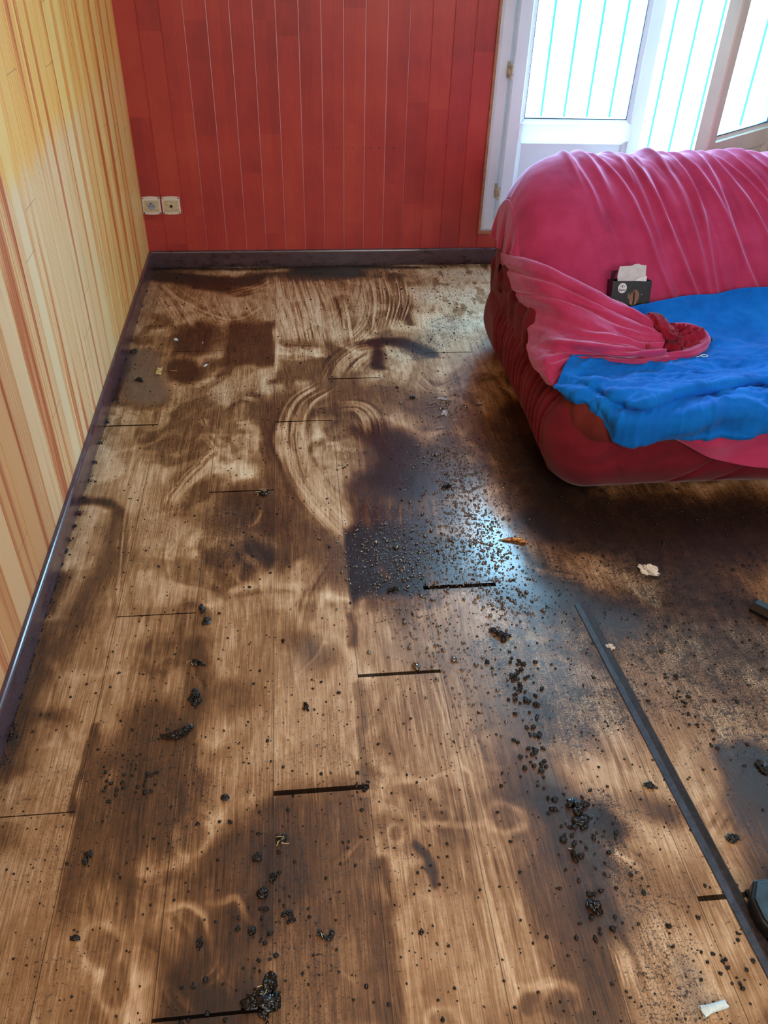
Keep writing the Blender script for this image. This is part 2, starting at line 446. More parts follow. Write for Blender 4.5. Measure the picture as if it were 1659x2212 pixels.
def seg_dist(P, w, warp=True):
    """distance, signed side distance and run length to a polyline of floor points; limited box"""
    x0, x1 = P[:, 0].min() - w * 1.8, P[:, 0].max() + w * 1.8
    y0, y1 = P[:, 1].min() - w * 1.8, P[:, 1].max() + w * 1.8
    i0, i1 = np.searchsorted(fy, [y0, y1]); j0, j1 = np.searchsorted(fx, [x0, x1])
    sl = (slice(max(i0, 0), i1 + 1), slice(max(j0, 0), j1 + 1))
    X = (WX if warp else GX)[sl]; Y = (WY if warp else GY)[sl]
    best = np.full(X.shape, 1e9); side = np.zeros(X.shape); run = np.zeros(X.shape); L = 0
    if len(P) == 1: P = np.vstack([P, P + 1e-4])
    for a, b in zip(P[:-1], P[1:]):
        d = b - a; l = np.hypot(*d) + 1e-9
        t = np.clip(((X - a[0]) * d[0] + (Y - a[1]) * d[1]) / l ** 2, 0, 1)
        dx = X - a[0] - t * d[0]; dy = Y - a[1] - t * d[1]
        q = np.hypot(dx, dy); m_ = q < best
        best = np.where(m_, q, best)
        side = np.where(m_, q * np.sign(d[0] * dy - d[1] * dx), side)
        run = np.where(m_, L + t * l, run); L += l
    return sl, best, side, run, L

def curve(pts, n=8):
    P = np.array([at(u, v)[:2] for u, v in pts])
    if len(P) < 3: return P
    Q = np.vstack([2 * P[0] - P[1], P, 2 * P[-1] - P[-2]]); out = []
    for i in range(1, len(Q) - 2):
        for k in range(n):
            t = k / n; a, b, c, d = Q[i - 1:i + 3]
            out.append(0.5 * ((2 * b) + (-a + c) * t + (2 * a - 5 * b + 4 * c - d) * t * t + (-a + 3 * b - 3 * c + d) * t ** 3))
    return np.array(out + [P[-1]])

def paint(F, pts, w, val, a=1.0, soft=0.6):
    sl, q, s, r, L = seg_dist(curve(pts), w)
    m_ = a * (1 - sstep(q, w * (1 - soft), w * (1 + soft * 0.6)))
    F[sl] += (val - F[sl]) * m_

def D(pts, w, val=0.8, a=0.9, soft=0.6, wt=None):
    paint(dirt_shade, pts, w, val, a, soft)
    if wt is not None: paint(wet, pts, w * 1.15, wt, 0.9, soft)

def rect(x0, x1, v0, v1, val, a, sx=.01, sy=.04, wt=None):
    """stain that stops at board edges x0, x1 and fades between the picture heights v0, v1"""
    ya, yb = at(800, v1)[1], at(800, v0)[1]
    sl = (slice(None), slice(max(np.searchsorted(fx, x0 - .05), 0), np.searchsorted(fx, x1 + .05)))
    X, Y = GX[sl], WY[sl] + (fbm(GX[sl] * 12, GY[sl] * 4, 3) - .5) * sy * 2
    m_ = a * sstep(X, x0 - sx, x0 + sx) * (1 - sstep(X, x1 - sx, x1 + sx)) * sstep(Y, ya - sy * .3, ya + sy) * (1 - sstep(Y, yb - sy, yb + sy * .3))
    dirt_shade[sl] += (val - dirt_shade[sl]) * m_
    if wt is not None: wet[sl] += (wt - wet[sl]) * m_

def S(pts, w, val=0.08, a=0.85, freq=85, edge=True, soft=0.3, seed=0, warp=False):
    """wiped swath with streaks that follow it and ragged, fading ends"""
    P = curve(pts)
    sl, q, s, r, L = seg_dist(P, w * 1.3, warp)
    X = (WX if warp else GX)[sl]; Y = (WY if warp else GY)[sl]
    t0 = (P[0] - P[1]) / (np.hypot(*(P[0] - P[1])) + 1e-9); t1 = (P[-1] - P[-2]) / (np.hypot(*(P[-1] - P[-2])) + 1e-9)
    over0 = (X - P[0, 0]) * t0[0] + (Y - P[0, 1]) * t0[1]; over1 = (X - P[-1, 0]) * t1[0] + (Y - P[-1, 1]) * t1[1]
    first = r < 1e-6; last = r > L - 1e-6
    over = np.where(first, over0, np.where(last, over1, 0)); over = np.maximum(over, 0)
    lat = np.sqrt(np.maximum(q * q - over * over, 0)) * np.sign(s)
    run = np.where(first, -over, np.where(last, L + over, r))
    wn = w * (0.75 + 0.6 * vnoise(run * 7 + seed * 3.3, seed + 0.5))
    m_ = 1 - sstep(np.abs(lat), wn * (1 - soft), wn * 1.12)
    rag = (vnoise(lat * freq * 0.7 + seed, seed * 2.7) - 0.5) * min(0.6 * L, w * 2.2)
    el = min(0.35 * L, 0.06) + 0.01
    m_ = m_ * sstep(run + rag * 0.5, -el * 0.4, el) * (1 - sstep(run - L + rag * 0.5, -el, el * 0.4))
    lines = vnoise(lat * freq + 50 + seed * 13.7, run * 2.2 + seed) * 0.55 + vnoise(lat * freq * 2.3 + 9, run * 5 + seed * 3) * 0.45
    lines = sstep(lines, 0.30, 0.62)
    fade = 0.5 + 0.5 * vnoise(X * 22 + seed * 5, Y * 14 + 30)
    k = m_ * a * (0.22 + 0.78 * lines) * fade
    dirt_shade[sl] += (val - dirt_shade[sl]) * k
    dirt_shade[sl] += m_ * (1 - lines) * 0.12 * a
    grit[sl] -= m_ * 0.25
    if edge:
        mid = sstep(run, 0, L * 0.3) * (1 - sstep(run, L * 0.7, L))
        e = np.exp(-((np.abs(lat) - wn * 1.04) / (w * 0.10 + 0.003)) ** 2); dirt_shade[sl] += e * 0.14 * mid

def ring(u, v, ru, wl=0.008, inner=0.55, start=0, end=360, asp=1.0, a=0.5):
    """foot or hand print: pale rim with a darker middle; ru is metres"""
    c = at(u, v)[:2]
    P = np.array([[c[0] + ru * math.cos(math.radians(k)), c[1] + ru * asp * math.sin(math.radians(k))] for k in range(start, end + 1, 15)])
    x = curve
    sl, q, s, r, L = seg_dist(P, wl * 3)
    m_ = np.exp(-(q / wl) ** 2) * a * (0.2 + 1.1 * vnoise(r * 45 + u, s * 10 + 40))
    if inner is not None:
        sl2, q2, *_ = seg_dist(np.array([c]), ru * 1.3)
        k = (1 - sstep(q2, ru * 0.6, ru * 1.0)) * 0.75
        dirt_shade[sl2] += (inner - dirt_shade[sl2]) * k
    dirt_shade[sl] += (0.12 - dirt_shade[sl]) * np.clip(m_, 0, 1)

# mottled film: warped blotches and thin drag lines along the boards
_b = fbm(WX * 9 + 3 * fbm(GX * 5, GY * 5, 3), WY * 7 + 3 * fbm(GX * 5 + 8, GY * 5, 3), 5)
dirt_shade += (sstep(_b, 0.36, 0.64) - 0.5) * 0.26
_r = 1 - np.abs(2 * fbm(WX * 6 + 50, WY * 5 + 20, 4) - 1) * 5
dirt_shade -= np.clip(_r, 0, 1) * 0.16
dirt_shade += (vnoise(GX * 170 + 3 * vnoise(GX * 3, GY * 3), GY * 2.2) - 0.5) * 0.14
# --- broad tones
for p, w, v_ in [([(120, 1700), (80, 2150)], .13, .30), ([(300, 1150), (200, 1400)], .12, .30), ([(400, 640), (700, 640)], .20, .24), ([(980, 620), (1060, 660)], .20, .12),
                 ([(900, 700), (1000, 760)], .16, .20), ([(560, 1350), (560, 1650)], .12, .28), ([(680, 1400), (700, 1680)], .09, .28),
                 ([(1000, 1950), (1050, 2200)], .14, .30), ([(1420, 1650), (1420, 2200)], .14, .22), ([(1500, 1500), (1600, 1600)], .12, .28), ([(880, 1400), (930, 1650)], .10, .33)]:
    D(p, w, v_, 0.75, 0.9)
# --- dark water, smears and soot
D([(350, 598), (470, 610), (600, 600), (740, 590)], .075, .74, .95, .5, .6)
D([(430, 618), (520, 632)], .05, .72, .9, .5)
D([(650, 585), (760, 588)], .055, .98, .9, .6)
D([(330, 583), (1060, 575)], .02, .85, .5, .9)
D([(850, 598), (862, 680)], .055, .62, .85, .4); D([(740, 650), (745, 700)], .05, .78, .85, .8); D([(880, 640), (885, 700)], .025, .85, .7, .8)
D([(640, 660), (650, 700)], .04, .6, .7, .9)
D([(420, 715), (415, 750)], .085, .70, .9, .5, .5); rect(.392, .583, 690, 792, .66, .9, .012, .05, .5); D([(395, 790), (400, 812)], .07, .74, .9, .5, .6)
rect(.60, .7815, 768, 822, .58, .8, .02, .03)
D([(300, 770), (320, 860)], .085, .58, .9, .5, .75); paint(gray, [(300, 770), (325, 850)], .075, .42, .9, .5); D([(280, 760), (250, 860)], .02, .85, .8, .6)
D([(790, 745), (860, 738), (930, 760)], .04, .93, .95, .7, .6); D([(822, 750), (815, 790)], .03, .97, .9, .8, .7)
D([(560, 870), (575, 930)], .06, .58, .7, .7); D([(630, 860), (600, 940), (610, 1060), (665, 1150), (740, 1230)], .075, .60, .85, .6, .5)
D([(740, 850), (860, 860), (960, 900)], .11, .56, .8, .8, .6); D([(420, 860), (400, 960)], .06, .5, .6, .9)
D([(800, 930), (850, 985), (840, 1040)], .075, .92, .92, .8, .85); D([(860, 960), (910, 1020), (880, 1070)], .075, .86, .9, .9, .85); D([(930, 1000), (960, 1060)], .05, .75, .8, .9, .85); D([(950, 980), (1000, 1030)], .08, .62, .85, .8, .85)
D([(790, 1050), (800, 1130)], .06, .82, .8, .7, .8); D([(870, 1100), (960, 1110)], .07, .66, .8, .8, .8)
rect(.7850, .992, 1125, 1303, .97, .97, .008, .05, .80); D([(900, 1160), (935, 1215)], .07, .90, .9, .7, .95); D([(800, 1110), (900, 1130)], .05, .80, .8, .9, .9); D([(990, 1180), (970, 1250)], .05, .70, .85, .5, .95)
D([(520, 1080), (600, 1130)], .085, .68, .85, .8, .5); D([(540, 1195), (560, 1210)], .045, .84, .8, .8); D([(470, 1200), (480, 1215)], .035, .74, .8, .9); D([(410, 1105), (470, 1130)], .05, .55, .6, .9)
D([(185, 1075), (235, 1085), (262, 1120)], .022, .80, .8, .9); D([(255, 1120), (235, 1220), (170, 1330), (95, 1440), (40, 1560), (10, 1650)], .045, .62, .85, .9, .45)
D([(130, 1250), (110, 1310)], .03, .66, .7, .9)
rect(.193, .33, 1565, 2000, .60, .85, .006, .08, .5); D([(330, 1560), (330, 1700), (340, 1780)], .08, .64, .88, .6, .5); D([(415, 1400), (425, 1500), (405, 1600)], .035, .72, .75, .9, .7)
D([(380, 1620), (400, 1720), (380, 1790)], .05, .62, .7, .7)
D([(490, 1490), (510, 1510)], .05, .55, .8, .7); D([(540, 1830), (600, 1900), (540, 2000)], .07, .72, .85, .8, .5); rect(.588, .7815, 1722, 2230, .60, .80, .005, .02, .5); D([(690, 1800), (700, 1960)], .07, .62, .6, .8)
D([(640, 1740), (740, 1730)], .05, .60, .8, .6); D([(610, 1760), (620, 1900)], .05, .74, .7, .8); D([(450, 2100), (500, 2170), (430, 2180)], .075, .80, .92, .6, .8); D([(470, 2030), (500, 2060)], .06, .62, .7, .7)
D([(480, 1860), (510, 1900)], .045, .62, .8, .8); D([(640, 1380), (690, 1430)], .05, .60, .8, .9); D([(755, 1330), (762, 1400)], .017, .70, .7, .9, .7); D([(768, 1480), (790, 1600), (792, 1680)], .013, .62, .6, .9, .7)
D([(820, 1870), (840, 2050), (860, 2212)], .02, .66, .8, .8); D([(905, 1830), (928, 1870), (932, 1915)], .009, .80, .85, .8, .8); D([(820, 1300), (930, 1300)], .03, .5, .8, .6, .9)
D([(1000, 1400), (1060, 1500)], .08, .42, .8, .9, .8); D([(1120, 1560), (1160, 1720)], .055, .56, .8, .9, .7); D([(1190, 1740), (1240, 1860), (1280, 1960)], .075, .74, .95, .7, .75)
D([(1170, 1900), (1250, 2060), (1300, 2212)], .065, .64, .9, .9, .6); D([(1330, 1800), (1290, 1770)], .03, .88, .8, .8); D([(1010, 1750), (1120, 1800), (1170, 1900)], .05, .5, .6, .9)
D([(1370, 1910), (1480, 1930)], .06, .48, .7, .8); D([(1380, 1740), (1440, 1760)], .03, .66, .8, .8); D([(1320, 1730), (1350, 1740)], .03, .45, .6, .8)
D([(1640, 1650), (1670, 1760)], .075, .95, .95, .6, .95); D([(1600, 1740), (1660, 1840)], .05, .70, .8, .9, .9); D([(1680, 1900), (1690, 2010)], .05, .75, .8, .9)
D([(1570, 1620), (1600, 1680)], .03, .75, .8, .7, .8)
# in front of and beside the sofa: its shade darkened in along with soot
D([(1130, 900), (1160, 1000), (1240, 1120), (1400, 1120), (1660, 1110)], .13, .80, .85, .8, .4); D([(1240, 1150), (1420, 1200), (1660, 1200)], .12, .66, .8, .9, .4)
D([(1100, 1280), (1240, 1290), (1330, 1330)], .07, .66, .8, .9, .6); D([(1480, 1240), (1600, 1300)], .09, .62, .7, .9, .4); D([(1150, 1120), (1190, 1150)], .05, .92, .85, .9, .6)
D([(1100, 960), (1100, 1060)], .05, .56, .6, .9)
D([(1340, 1640), (1280, 1590)], .03, .52, .7, .9)
# --- wiped swaths
S([(700, 838), (652, 870), (628, 930), (640, 1010), (685, 1080), (748, 1150)], .055, .08, .95, 95, True, .3, 1)
S([(655, 870), (650, 960), (690, 1050), (750, 1110)], .03, .22, .7, 130, True, .3, 2)
S([(715, 815), (735, 780), (775, 752), (812, 748)], .045, .12, .85, 110, True, .3, 3)
S([(765, 805), (785, 780), (812, 768)], .03, .10, .8, 120, True, .3, 4)
S([(735, 880), (775, 880), (800, 905), (808, 940)], .035, .10, .8, 130, True, .3, 5)
S([(770, 900), (790, 930)], .03, .2, .6, 130, False, .5, 6)
S([(800, 600), (805, 650), (795, 700), (760, 740)], .055, .10, .9, 90, False, .3, 7); S([(850, 605), (855, 660), (845, 710)], .045, .12, .8, 100, False, .3, 8)
S([(770, 600), (765, 650), (720, 730)], .045, .16, .8, 90, False, .4, 9)
S([(590, 595), (600, 640), (640, 720)], .06, .08, .85, 70, False, .5, 10); S([(660, 625), (690, 680), (720, 740)], .05, .14, .8, 90, False, .5, 11)
S([(350, 610), (400, 650), (500, 690), (570, 660)], .05, .08, .8, 60, False, .6, 12); S([(350, 640), (380, 690)], .05, .14, .7, 80, False, .6, 13); S([(480, 640), (560, 620), (590, 600)], .04, .10, .7, 60, False, .6, 14)
S([(594, 705), (596, 760), (592, 815)], .012, .02, .95, 60, False, .4, 15); S([(620, 745), (690, 750)], .028, .08, .8, 60, False, .7, 16)
S([(1000, 820), (940, 840), (900, 810)], .06, .15, .7, 70, False, .5, 17); S([(900, 790), (880, 840)], .05, .15, .6, 80, False, .5, 18)
S([(1000, 600), (960, 680), (980, 730)], .14, .06, .65, 50, False, .5, 19)
S([(520, 855), (555, 862)], .03, .08, .9, 50, False, .8, 20, True); S([(500, 935), (545, 925), (560, 990)], .022, .08, .85, 60, False, .8, 21, True); S([(430, 905), (440, 925)], .022, .1, .85, 60, False, .8, 22, True)
S([(475, 965), (400, 1040), (365, 1100)], .032, .08, .9, 70, False, .6, 23, True); S([(470, 1020), (505, 1030)], .03, .1, .85, 50, False, .8, 24, True); S([(440, 945), (470, 985)], .022, .1, .7, 50, False, .8, 25, True)
S([(325, 1165), (335, 1195), (365, 1185), (385, 1145)], .009, .05, .95, 50, False, .9, 26, True); S([(385, 1060), (395, 1090), (360, 1120)], .010, .1, .9, 50, False, .9, 27, True)
S([(310, 1000), (280, 1120), (268, 1260), (262, 1320)], .035, .14, .85, 110, False, .6, 28); S([(290, 930), (270, 1030)], .05, .16, .7, 110, False, .6, 29); S([(200, 1110), (160, 1230)], .05, .20, .7, 120, False, .6, 30)
S([(340, 1220), (350, 1300), (330, 1400)], .06, .20, .7, 120, False, .6, 31); S([(230, 1360), (240, 1480), (215, 1550)], .03, .22, .7, 120, False, .6, 32)
S([(550, 1090), (560, 1130), (500, 1140)], .012, .12, .8, 60, False, .9, 33, True); S([(520, 1180), (560, 1230), (600, 1290)], .03, .2, .7, 70, False, .8, 34, True); S([(700, 1210), (660, 1280), (640, 1360)], .035, .24, .6, 90, False, .8, 35)
S([(675, 1390), (700, 1400)], .016, .1, .8, 60, False, .9, 36, True); S([(560, 1500), (600, 1470)], .016, .14, .7, 60, False, .9, 37, True)
# parallel curved drag lines through the foreground
for k, (off, v_) in enumerate([(0, .10), (26, .22), (52, .16), (-30, .26)]):
    S([(930 + off * .8, 1440), (965 + off, 1560), (1000 + off, 1700), (1035 + off * 1.1, 1850), (1080 + off * 1.3, 2030), (1130 + off * 1.4, 2212)], .012, v_, .85, 120, False, .6, 40 + k)
for k, x in enumerate([812, 838, 862, 884]):
    S([(x, 1330), (x + 6, 1400), (x + 24, 1520), (x + 52, 1640)], .010, .20, .75, 150, False, .6, 50 + k)
S([(1000, 1280), (1010, 1400)], .03, .25, .6, 120, False, .6, 60); S([(980, 1460), (1010, 1560), (1000, 1640)], .014, .06, .85, 120, False, .6, 61)
S([(830, 1680), (1000, 1665)], .014, .14, .85, 60, False, .8, 62, True); S([(820, 1720), (850, 1740)], .03, .18, .85, 60, False, .8, 63, True); S([(980, 1640), (1016, 1680), (1010, 1720)], .012, .10, .85, 60, False, .8, 64, True)
S([(870, 1700), (900, 1750)], .02, .16, .8, 60, False, .9, 65, True); S([(900, 1790), (1040, 1780), (1080, 1720)], .012, .16, .8, 60, False, .8, 66, True); S([(890, 1820), (910, 1780)], .022, .18, .8, 60, False, .9, 67, True)
ring(1078, 1770, .036, .007, .52); ring(870, 1800, .02, .006, .45); ring(960, 1770, .018, .006, .5)
ring(415, 1800, .038, .010, .50); ring(1150, 2165, .030, .008, .60, 0, 200); ring(1205, 2165, .030, .008, .60, -20, 200); S([(1135, 2130), (1175, 2125), (1225, 2150)], .010, .05, .8, 60, False, .9, 68, True)
ring(965, 2200, .03, .007, .4, 0, 180); ring(230, 2060, .036, .008, .5); ring(250, 2120, .036, .008, .5, 150, 330)
S([(340, 1980), (400, 1960), (450, 2000), (465, 2060)], .014, .14, .85, 60, False, .9, 69, True); S([(440, 1950), (520, 1940), (550, 1990)], .012, .14, .8, 60, False, .9, 70, True)
S([(420, 1745), (470, 1760)], .014, .12, .8, 60, False, .9, 71, True); S([(280, 2130), (300, 2212)], .05, .2, .7, 100, False, .7, 72); S([(215, 1900), (230, 2000)], .04, .22, .6, 100, False, .7, 73)
S([(1098, 1198), (1160, 1232), (1230, 1250), (1290, 1254)], .020, .26, .95, 120, True, .3, 74); S([(1310, 1835), (1350, 1860), (1390, 1890)], .022, .06, .95, 110, True, .4, 75)
S([(1310, 2020), (1345, 2080), (1360, 2150)], .024, .10, .95, 120, True, .5, 76); S([(1280, 1500), (1340, 1640), (1360, 1720)], .05, .10, .6, 80, False, .7, 77); S([(1250, 1640), (1300, 1700)], .05, .10, .7, 80, False, .7, 78)
S([(760, 1060), (770, 1110)], .018, .45, .8, 120, False, .5, 79); S([(930, 1080), (940, 1130)], .02, .30, .8, 120, False, .5, 80); S([(1560, 1740), (1520, 1800)], .05, .2, .6, 100, False, .7, 81)
S([(1230, 1330), (1320, 1420)], .04, .2, .5, 100, False, .8, 82); S([(1500, 1950), (1620, 2180)], .04, .32, .6, 100, False, .8, 83); S([(1400, 2040), (1480, 2160)], .05, .22, .7, 100, False, .8, 84)
D([(205, 1562), (170, 1750)], .010, .8, .6, .8)
# fans of drag marks running off the back band, wiped corner paled further to paint in window light
for k in range(9):
    S([(596 + k * 15, 600), (606 + k * 17, 660), (628 + k * 16, 742)], .022, .06, .85, 120, False, .5, 100 + k)
for k in range(8):
    S([(345 + k * 30, 640 + 6 * math.sin(k)), (362 + k * 30, 670), (392 + k * 27, 712 - k * 3)], .024, .08, .75, 110, False, .6, 120 + k)
for k in range(5):
    S([(795 + k * 20, 598), (806 + k * 19, 650), (800 + k * 15, 712)], .013, .03, .95, 130, False, .5, 140 + k)
for k in range(6):
    S([(800 + k * 22, 1150), (790 + k * 24, 1100), (800 + k * 26, 1062)], .011, .42, .6, 140, False, .6, 150 + k)
for q_, w_ in (([(960, 590), (1080, 590)], .10), ([(930, 640), (1075, 640)], .12), ([(960, 700), (1075, 690)], .10)):
    paint(dirt_shade, q_, w_, .0, .9, .9); paint(grit, q_, w_, .75, .8, .9)
dirt_shade += sstep(fbm(WX * 30, WY * 16, 4), .52, .68) * .28 * sstep(GX, 1.25, 1.36) * sstep(GY, -.75, -.5)
for k in range(46):                       # faint accidental wipes and scuffs
    u_, v_ = rng.uniform(60, 1050), rng.uniform(850, 2150); a_ = rng.uniform(-1.2, 1.2); l_ = rng.uniform(40, 120)
    S([(u_, v_), (u_ + l_ * .5 * math.sin(a_) + rng.uniform(-15, 15), v_ + l_ * .5), (u_ + l_ * math.sin(a_), v_ + l_)], rng.uniform(.008, .024), rng.uniform(.14, .26), rng.uniform(.35, .6), 130, False, .8, 160 + k, True)
# --- grit density
for p, w, v_ in [([(1150, 1000), (1300, 1130), (1650, 1150)], .20, 1.25), ([(1100, 1250), (1300, 1350), (1550, 1350)], .16, 1.15), ([(950, 620), (1050, 700)], .2, .62), ([(1480, 1450), (1600, 1560)], .16, .85),
                 ([(1100, 1400), (1230, 1560)], .11, .95), ([(1380, 2000), (1450, 2160)], .11, .72), ([(1180, 1480), (1330, 1520)], .10, .9), ([(980, 700), (900, 760)], .10, .8), ([(1450, 1250), (1600, 1400)], .16, 1.1),
                 ([(330, 580), (900, 575)], .02, 1.2), ([(310, 600), (150, 1130), (0, 1640)], .02, .9), ([(540, 1200), (500, 1110)], .08, .7), ([(850, 1200), (1000, 1000)], .12, .5), ([(600, 1850), (650, 2150)], .12, .6),
                 ([(1290, 1760), (1330, 1870)], .06, .9), ([(300, 1650), (380, 1750)], .1, .6), ([(1060, 1120), (1060, 1240)], .06, .9), ([(420, 860), (560, 850)], .1, .6)]:
    paint(grit, p, w, v_, .9, .9)
# --- wetness
for p, w, v_ in [([(1085, 760), (1055, 860), (1020, 1000), (1040, 1150), (1060, 1260)], .10, .97), ([(900, 950), (950, 1100), (930, 1230)], .15, .80), ([(1060, 1330), (1150, 1500), (1250, 1620)], .14, .72),
                 ([(850, 1380), (1000, 1400)], .12, .72), ([(1000, 780), (1050, 900)], .08, .7), ([(1070, 1130), (1100, 1300)], .09, .97), ([(1100, 1300), (1200, 1450)], .09, .86), ([(1650, 1700), (1700, 1800)], .12, .95),
                 ([(950, 1550), (1080, 1700)], .10, .55), ([(1200, 1800), (1280, 1980)], .07, .8), ([(980, 600), (1060, 620)], .12, .4)]:
    paint(wet, p, w, v_, .8, .9)
paint(gray, [(1030, 1180), (1010, 1230)], .02, .7, .8, .4); paint(gray, [(900, 1400), (1020, 1420), (1060, 1560)], .09, .38, .8, .9); paint(gray, [(680, 1400), (650, 1440)], .05, .3, .8, .9)
paint(gray, [(1480, 2090), (1500, 2150)], .03, .6, .8, .6); paint(gray, [(1180, 1620), (1190, 1680)], .02, .5, .8, .9)
dirt_shade = np.clip(dirt_shade, 0, 1.05); wet = np.clip(wet, 0, 1); grit = np.clip(grit, 0, 1.4); gray = np.clip(gray, 0, 1)
ny, nx = SH
idx = np.arange(ny * nx).reshape(ny, nx)
quads = np.stack([idx[:-1, :-1], idx[:-1, 1:], idx[1:, 1:], idx[1:, :-1]], -1).reshape(-1, 4)
fm = bpy.data.meshes.new('floor')
fm.vertices.add(ny * nx)
fm.vertices.foreach_set('co', np.stack([GX, GY, 0 * GX], -1).astype(np.float32).ravel())
fm.loops.add(quads.size); fm.loops.foreach_set('vertex_index', quads.ravel().astype(np.int32))
fm.polygons.add(len(quads)); fm.polygons.foreach_set('loop_start', np.arange(0, quads.size, 4, dtype=np.int32))
fm.polygons.foreach_set('use_smooth', np.ones(len(quads), bool))
fm.update()
for nm, A in (('dirt_shade', dirt_shade), ('wet', wet), ('grit', grit), ('gray', gray), ('streak', streak)):
    fm.attributes.new(nm, 'FLOAT', 'POINT').data.foreach_set('value', A.astype(np.float32).ravel())
tag(link('floor', fm, M_floor), kind='structure')

# ------------------------------------------------------------------ room shell
def grooved(a0, a1, pitch, off, depth=0.004, w=0.0035, land=None):
    """outline points (along, out) of a boarded wall from a0 to a1; out grows into the room"""
    pts = [(a0, 0.0)]
    k = math.ceil((a0 - off) / pitch + 1e-6)
    while off + k * pitch < a1 - 1e-4:
        c = off + k * pitch
        pts += [(c - w, 0.0), (c - 0.0013, -depth), (c + 0.0013, -depth), (c + w, 0.0)]
        k += 1
    return pts + [(a1, 0.0)]

DX0, DX1, DZ0, DZ1 = 1.573, 3.02, 0.163, 2.22      # opening in the back wall
mb = MB()
def red_part(x0, x1, z0, z1):
    p = [(a, -o) for a, o in grooved(x0, x1, RD_PITCH, RD_OFF, 0.0022, 0.0028)]     # y = -out (room is -y)
    p = [(a, y) for a, y in p] + [(x1, 0.15), (x0, 0.15)]
    mb.prism(p, lambda q, t: (q[0], q[1], t), z0, z1)
red_part(-0.15, DX0, 0, 2.5); red_part(DX0, DX1, 0, DZ0); red_part(DX0, DX1, DZ1, 2.5); red_part(DX1, 4.3, 0, 2.5)
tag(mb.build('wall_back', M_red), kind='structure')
mb = MB()
p = [(o, a) for a, o in grooved(-6.0, 0.0, PL_PITCH, PL_OFF, 0.0035, 0.0018)] + [(-0.15, 0.0), (-0.15, -6.0)]
mb.prism(p, lambda q, t: (q[0], q[1], t), 0, 2.5)
tag(mb.build('wall_left', M_pine), kind='structure')
tag(MB().box((4.2, -6, 0), (4.35, 0, 2.5)).build('wall_right', M_plaster), kind='structure')
tag(MB().box((-0.15, -6.15, 0), (4.35, -6.0, 2.5)).build('wall_front', M_plaster), kind='structure')
tag(MB().box((-0.15, -6.15, 2.5), (4.35, 0.15, 2.6)).build('ceiling', M_plaster), kind='structure')

def base_profile(t=0.014, h=0.079):
    return [(0, 0), (t, 0), (t, h - 0.008), (t - 0.002, h - 0.003), (t - 0.005, h), (0, h)]
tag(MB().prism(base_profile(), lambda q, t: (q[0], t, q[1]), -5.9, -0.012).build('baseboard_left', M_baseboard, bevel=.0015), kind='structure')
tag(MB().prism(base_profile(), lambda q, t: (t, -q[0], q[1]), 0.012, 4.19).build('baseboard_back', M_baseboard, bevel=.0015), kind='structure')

# ------------------------------------------------------------------ balcony doors
# wooden batten round the opening and fixed white frame
bt = MB()
bt.box((DX0 - .013, -.012, DZ0 - .016), (DX0, .0, DZ1 + .013)).box((DX0, -.012, DZ0 - .016), (DX1, .0, DZ0)).box((DX1, -.012, DZ0 - .016), (DX1 + .013, .0, DZ1 + .013))
tag(bt.build('trim_1', M_batten, bevel=.003), kind='structure')
FW = .068
fr = MB()
prof = [(0, .06), (0, -.006), (.012, -.016), (FW - .014, -.016), (FW - .008, -.010), (FW, -.010), (FW, .06)]
def mitred(mb_, x0, x1, z0, z1, prof_, sides='LRBT'):
    """frame whose section (in, y) runs mitred round a rectangle"""
    n = len(prof_)
    loops = []
    for cx_, cz_, sx, sz in ((x0, z0, 1, 1), (x1, z0, -1, 1), (x1, z1, -1, -1), (x0, z1, 1, -1)):
        loops.append([(cx_ + sx * a, y, cz_ + sz * a) for a, y in prof_])
    for k in range(4):
        A, B = loops[k], loops[(k + 1) % 4]
        mb_.add(A + B, [(i, (i + 1) % n, n + (i + 1) % n, n + i) for i in range(n)])
mitred(fr, DX0, DX1, DZ0, DZ1, prof)
dframe = tag(fr.build('trim_2', M_pvc), kind='structure')
dframe['label'] = 'white plastic door frame with mitred corners'

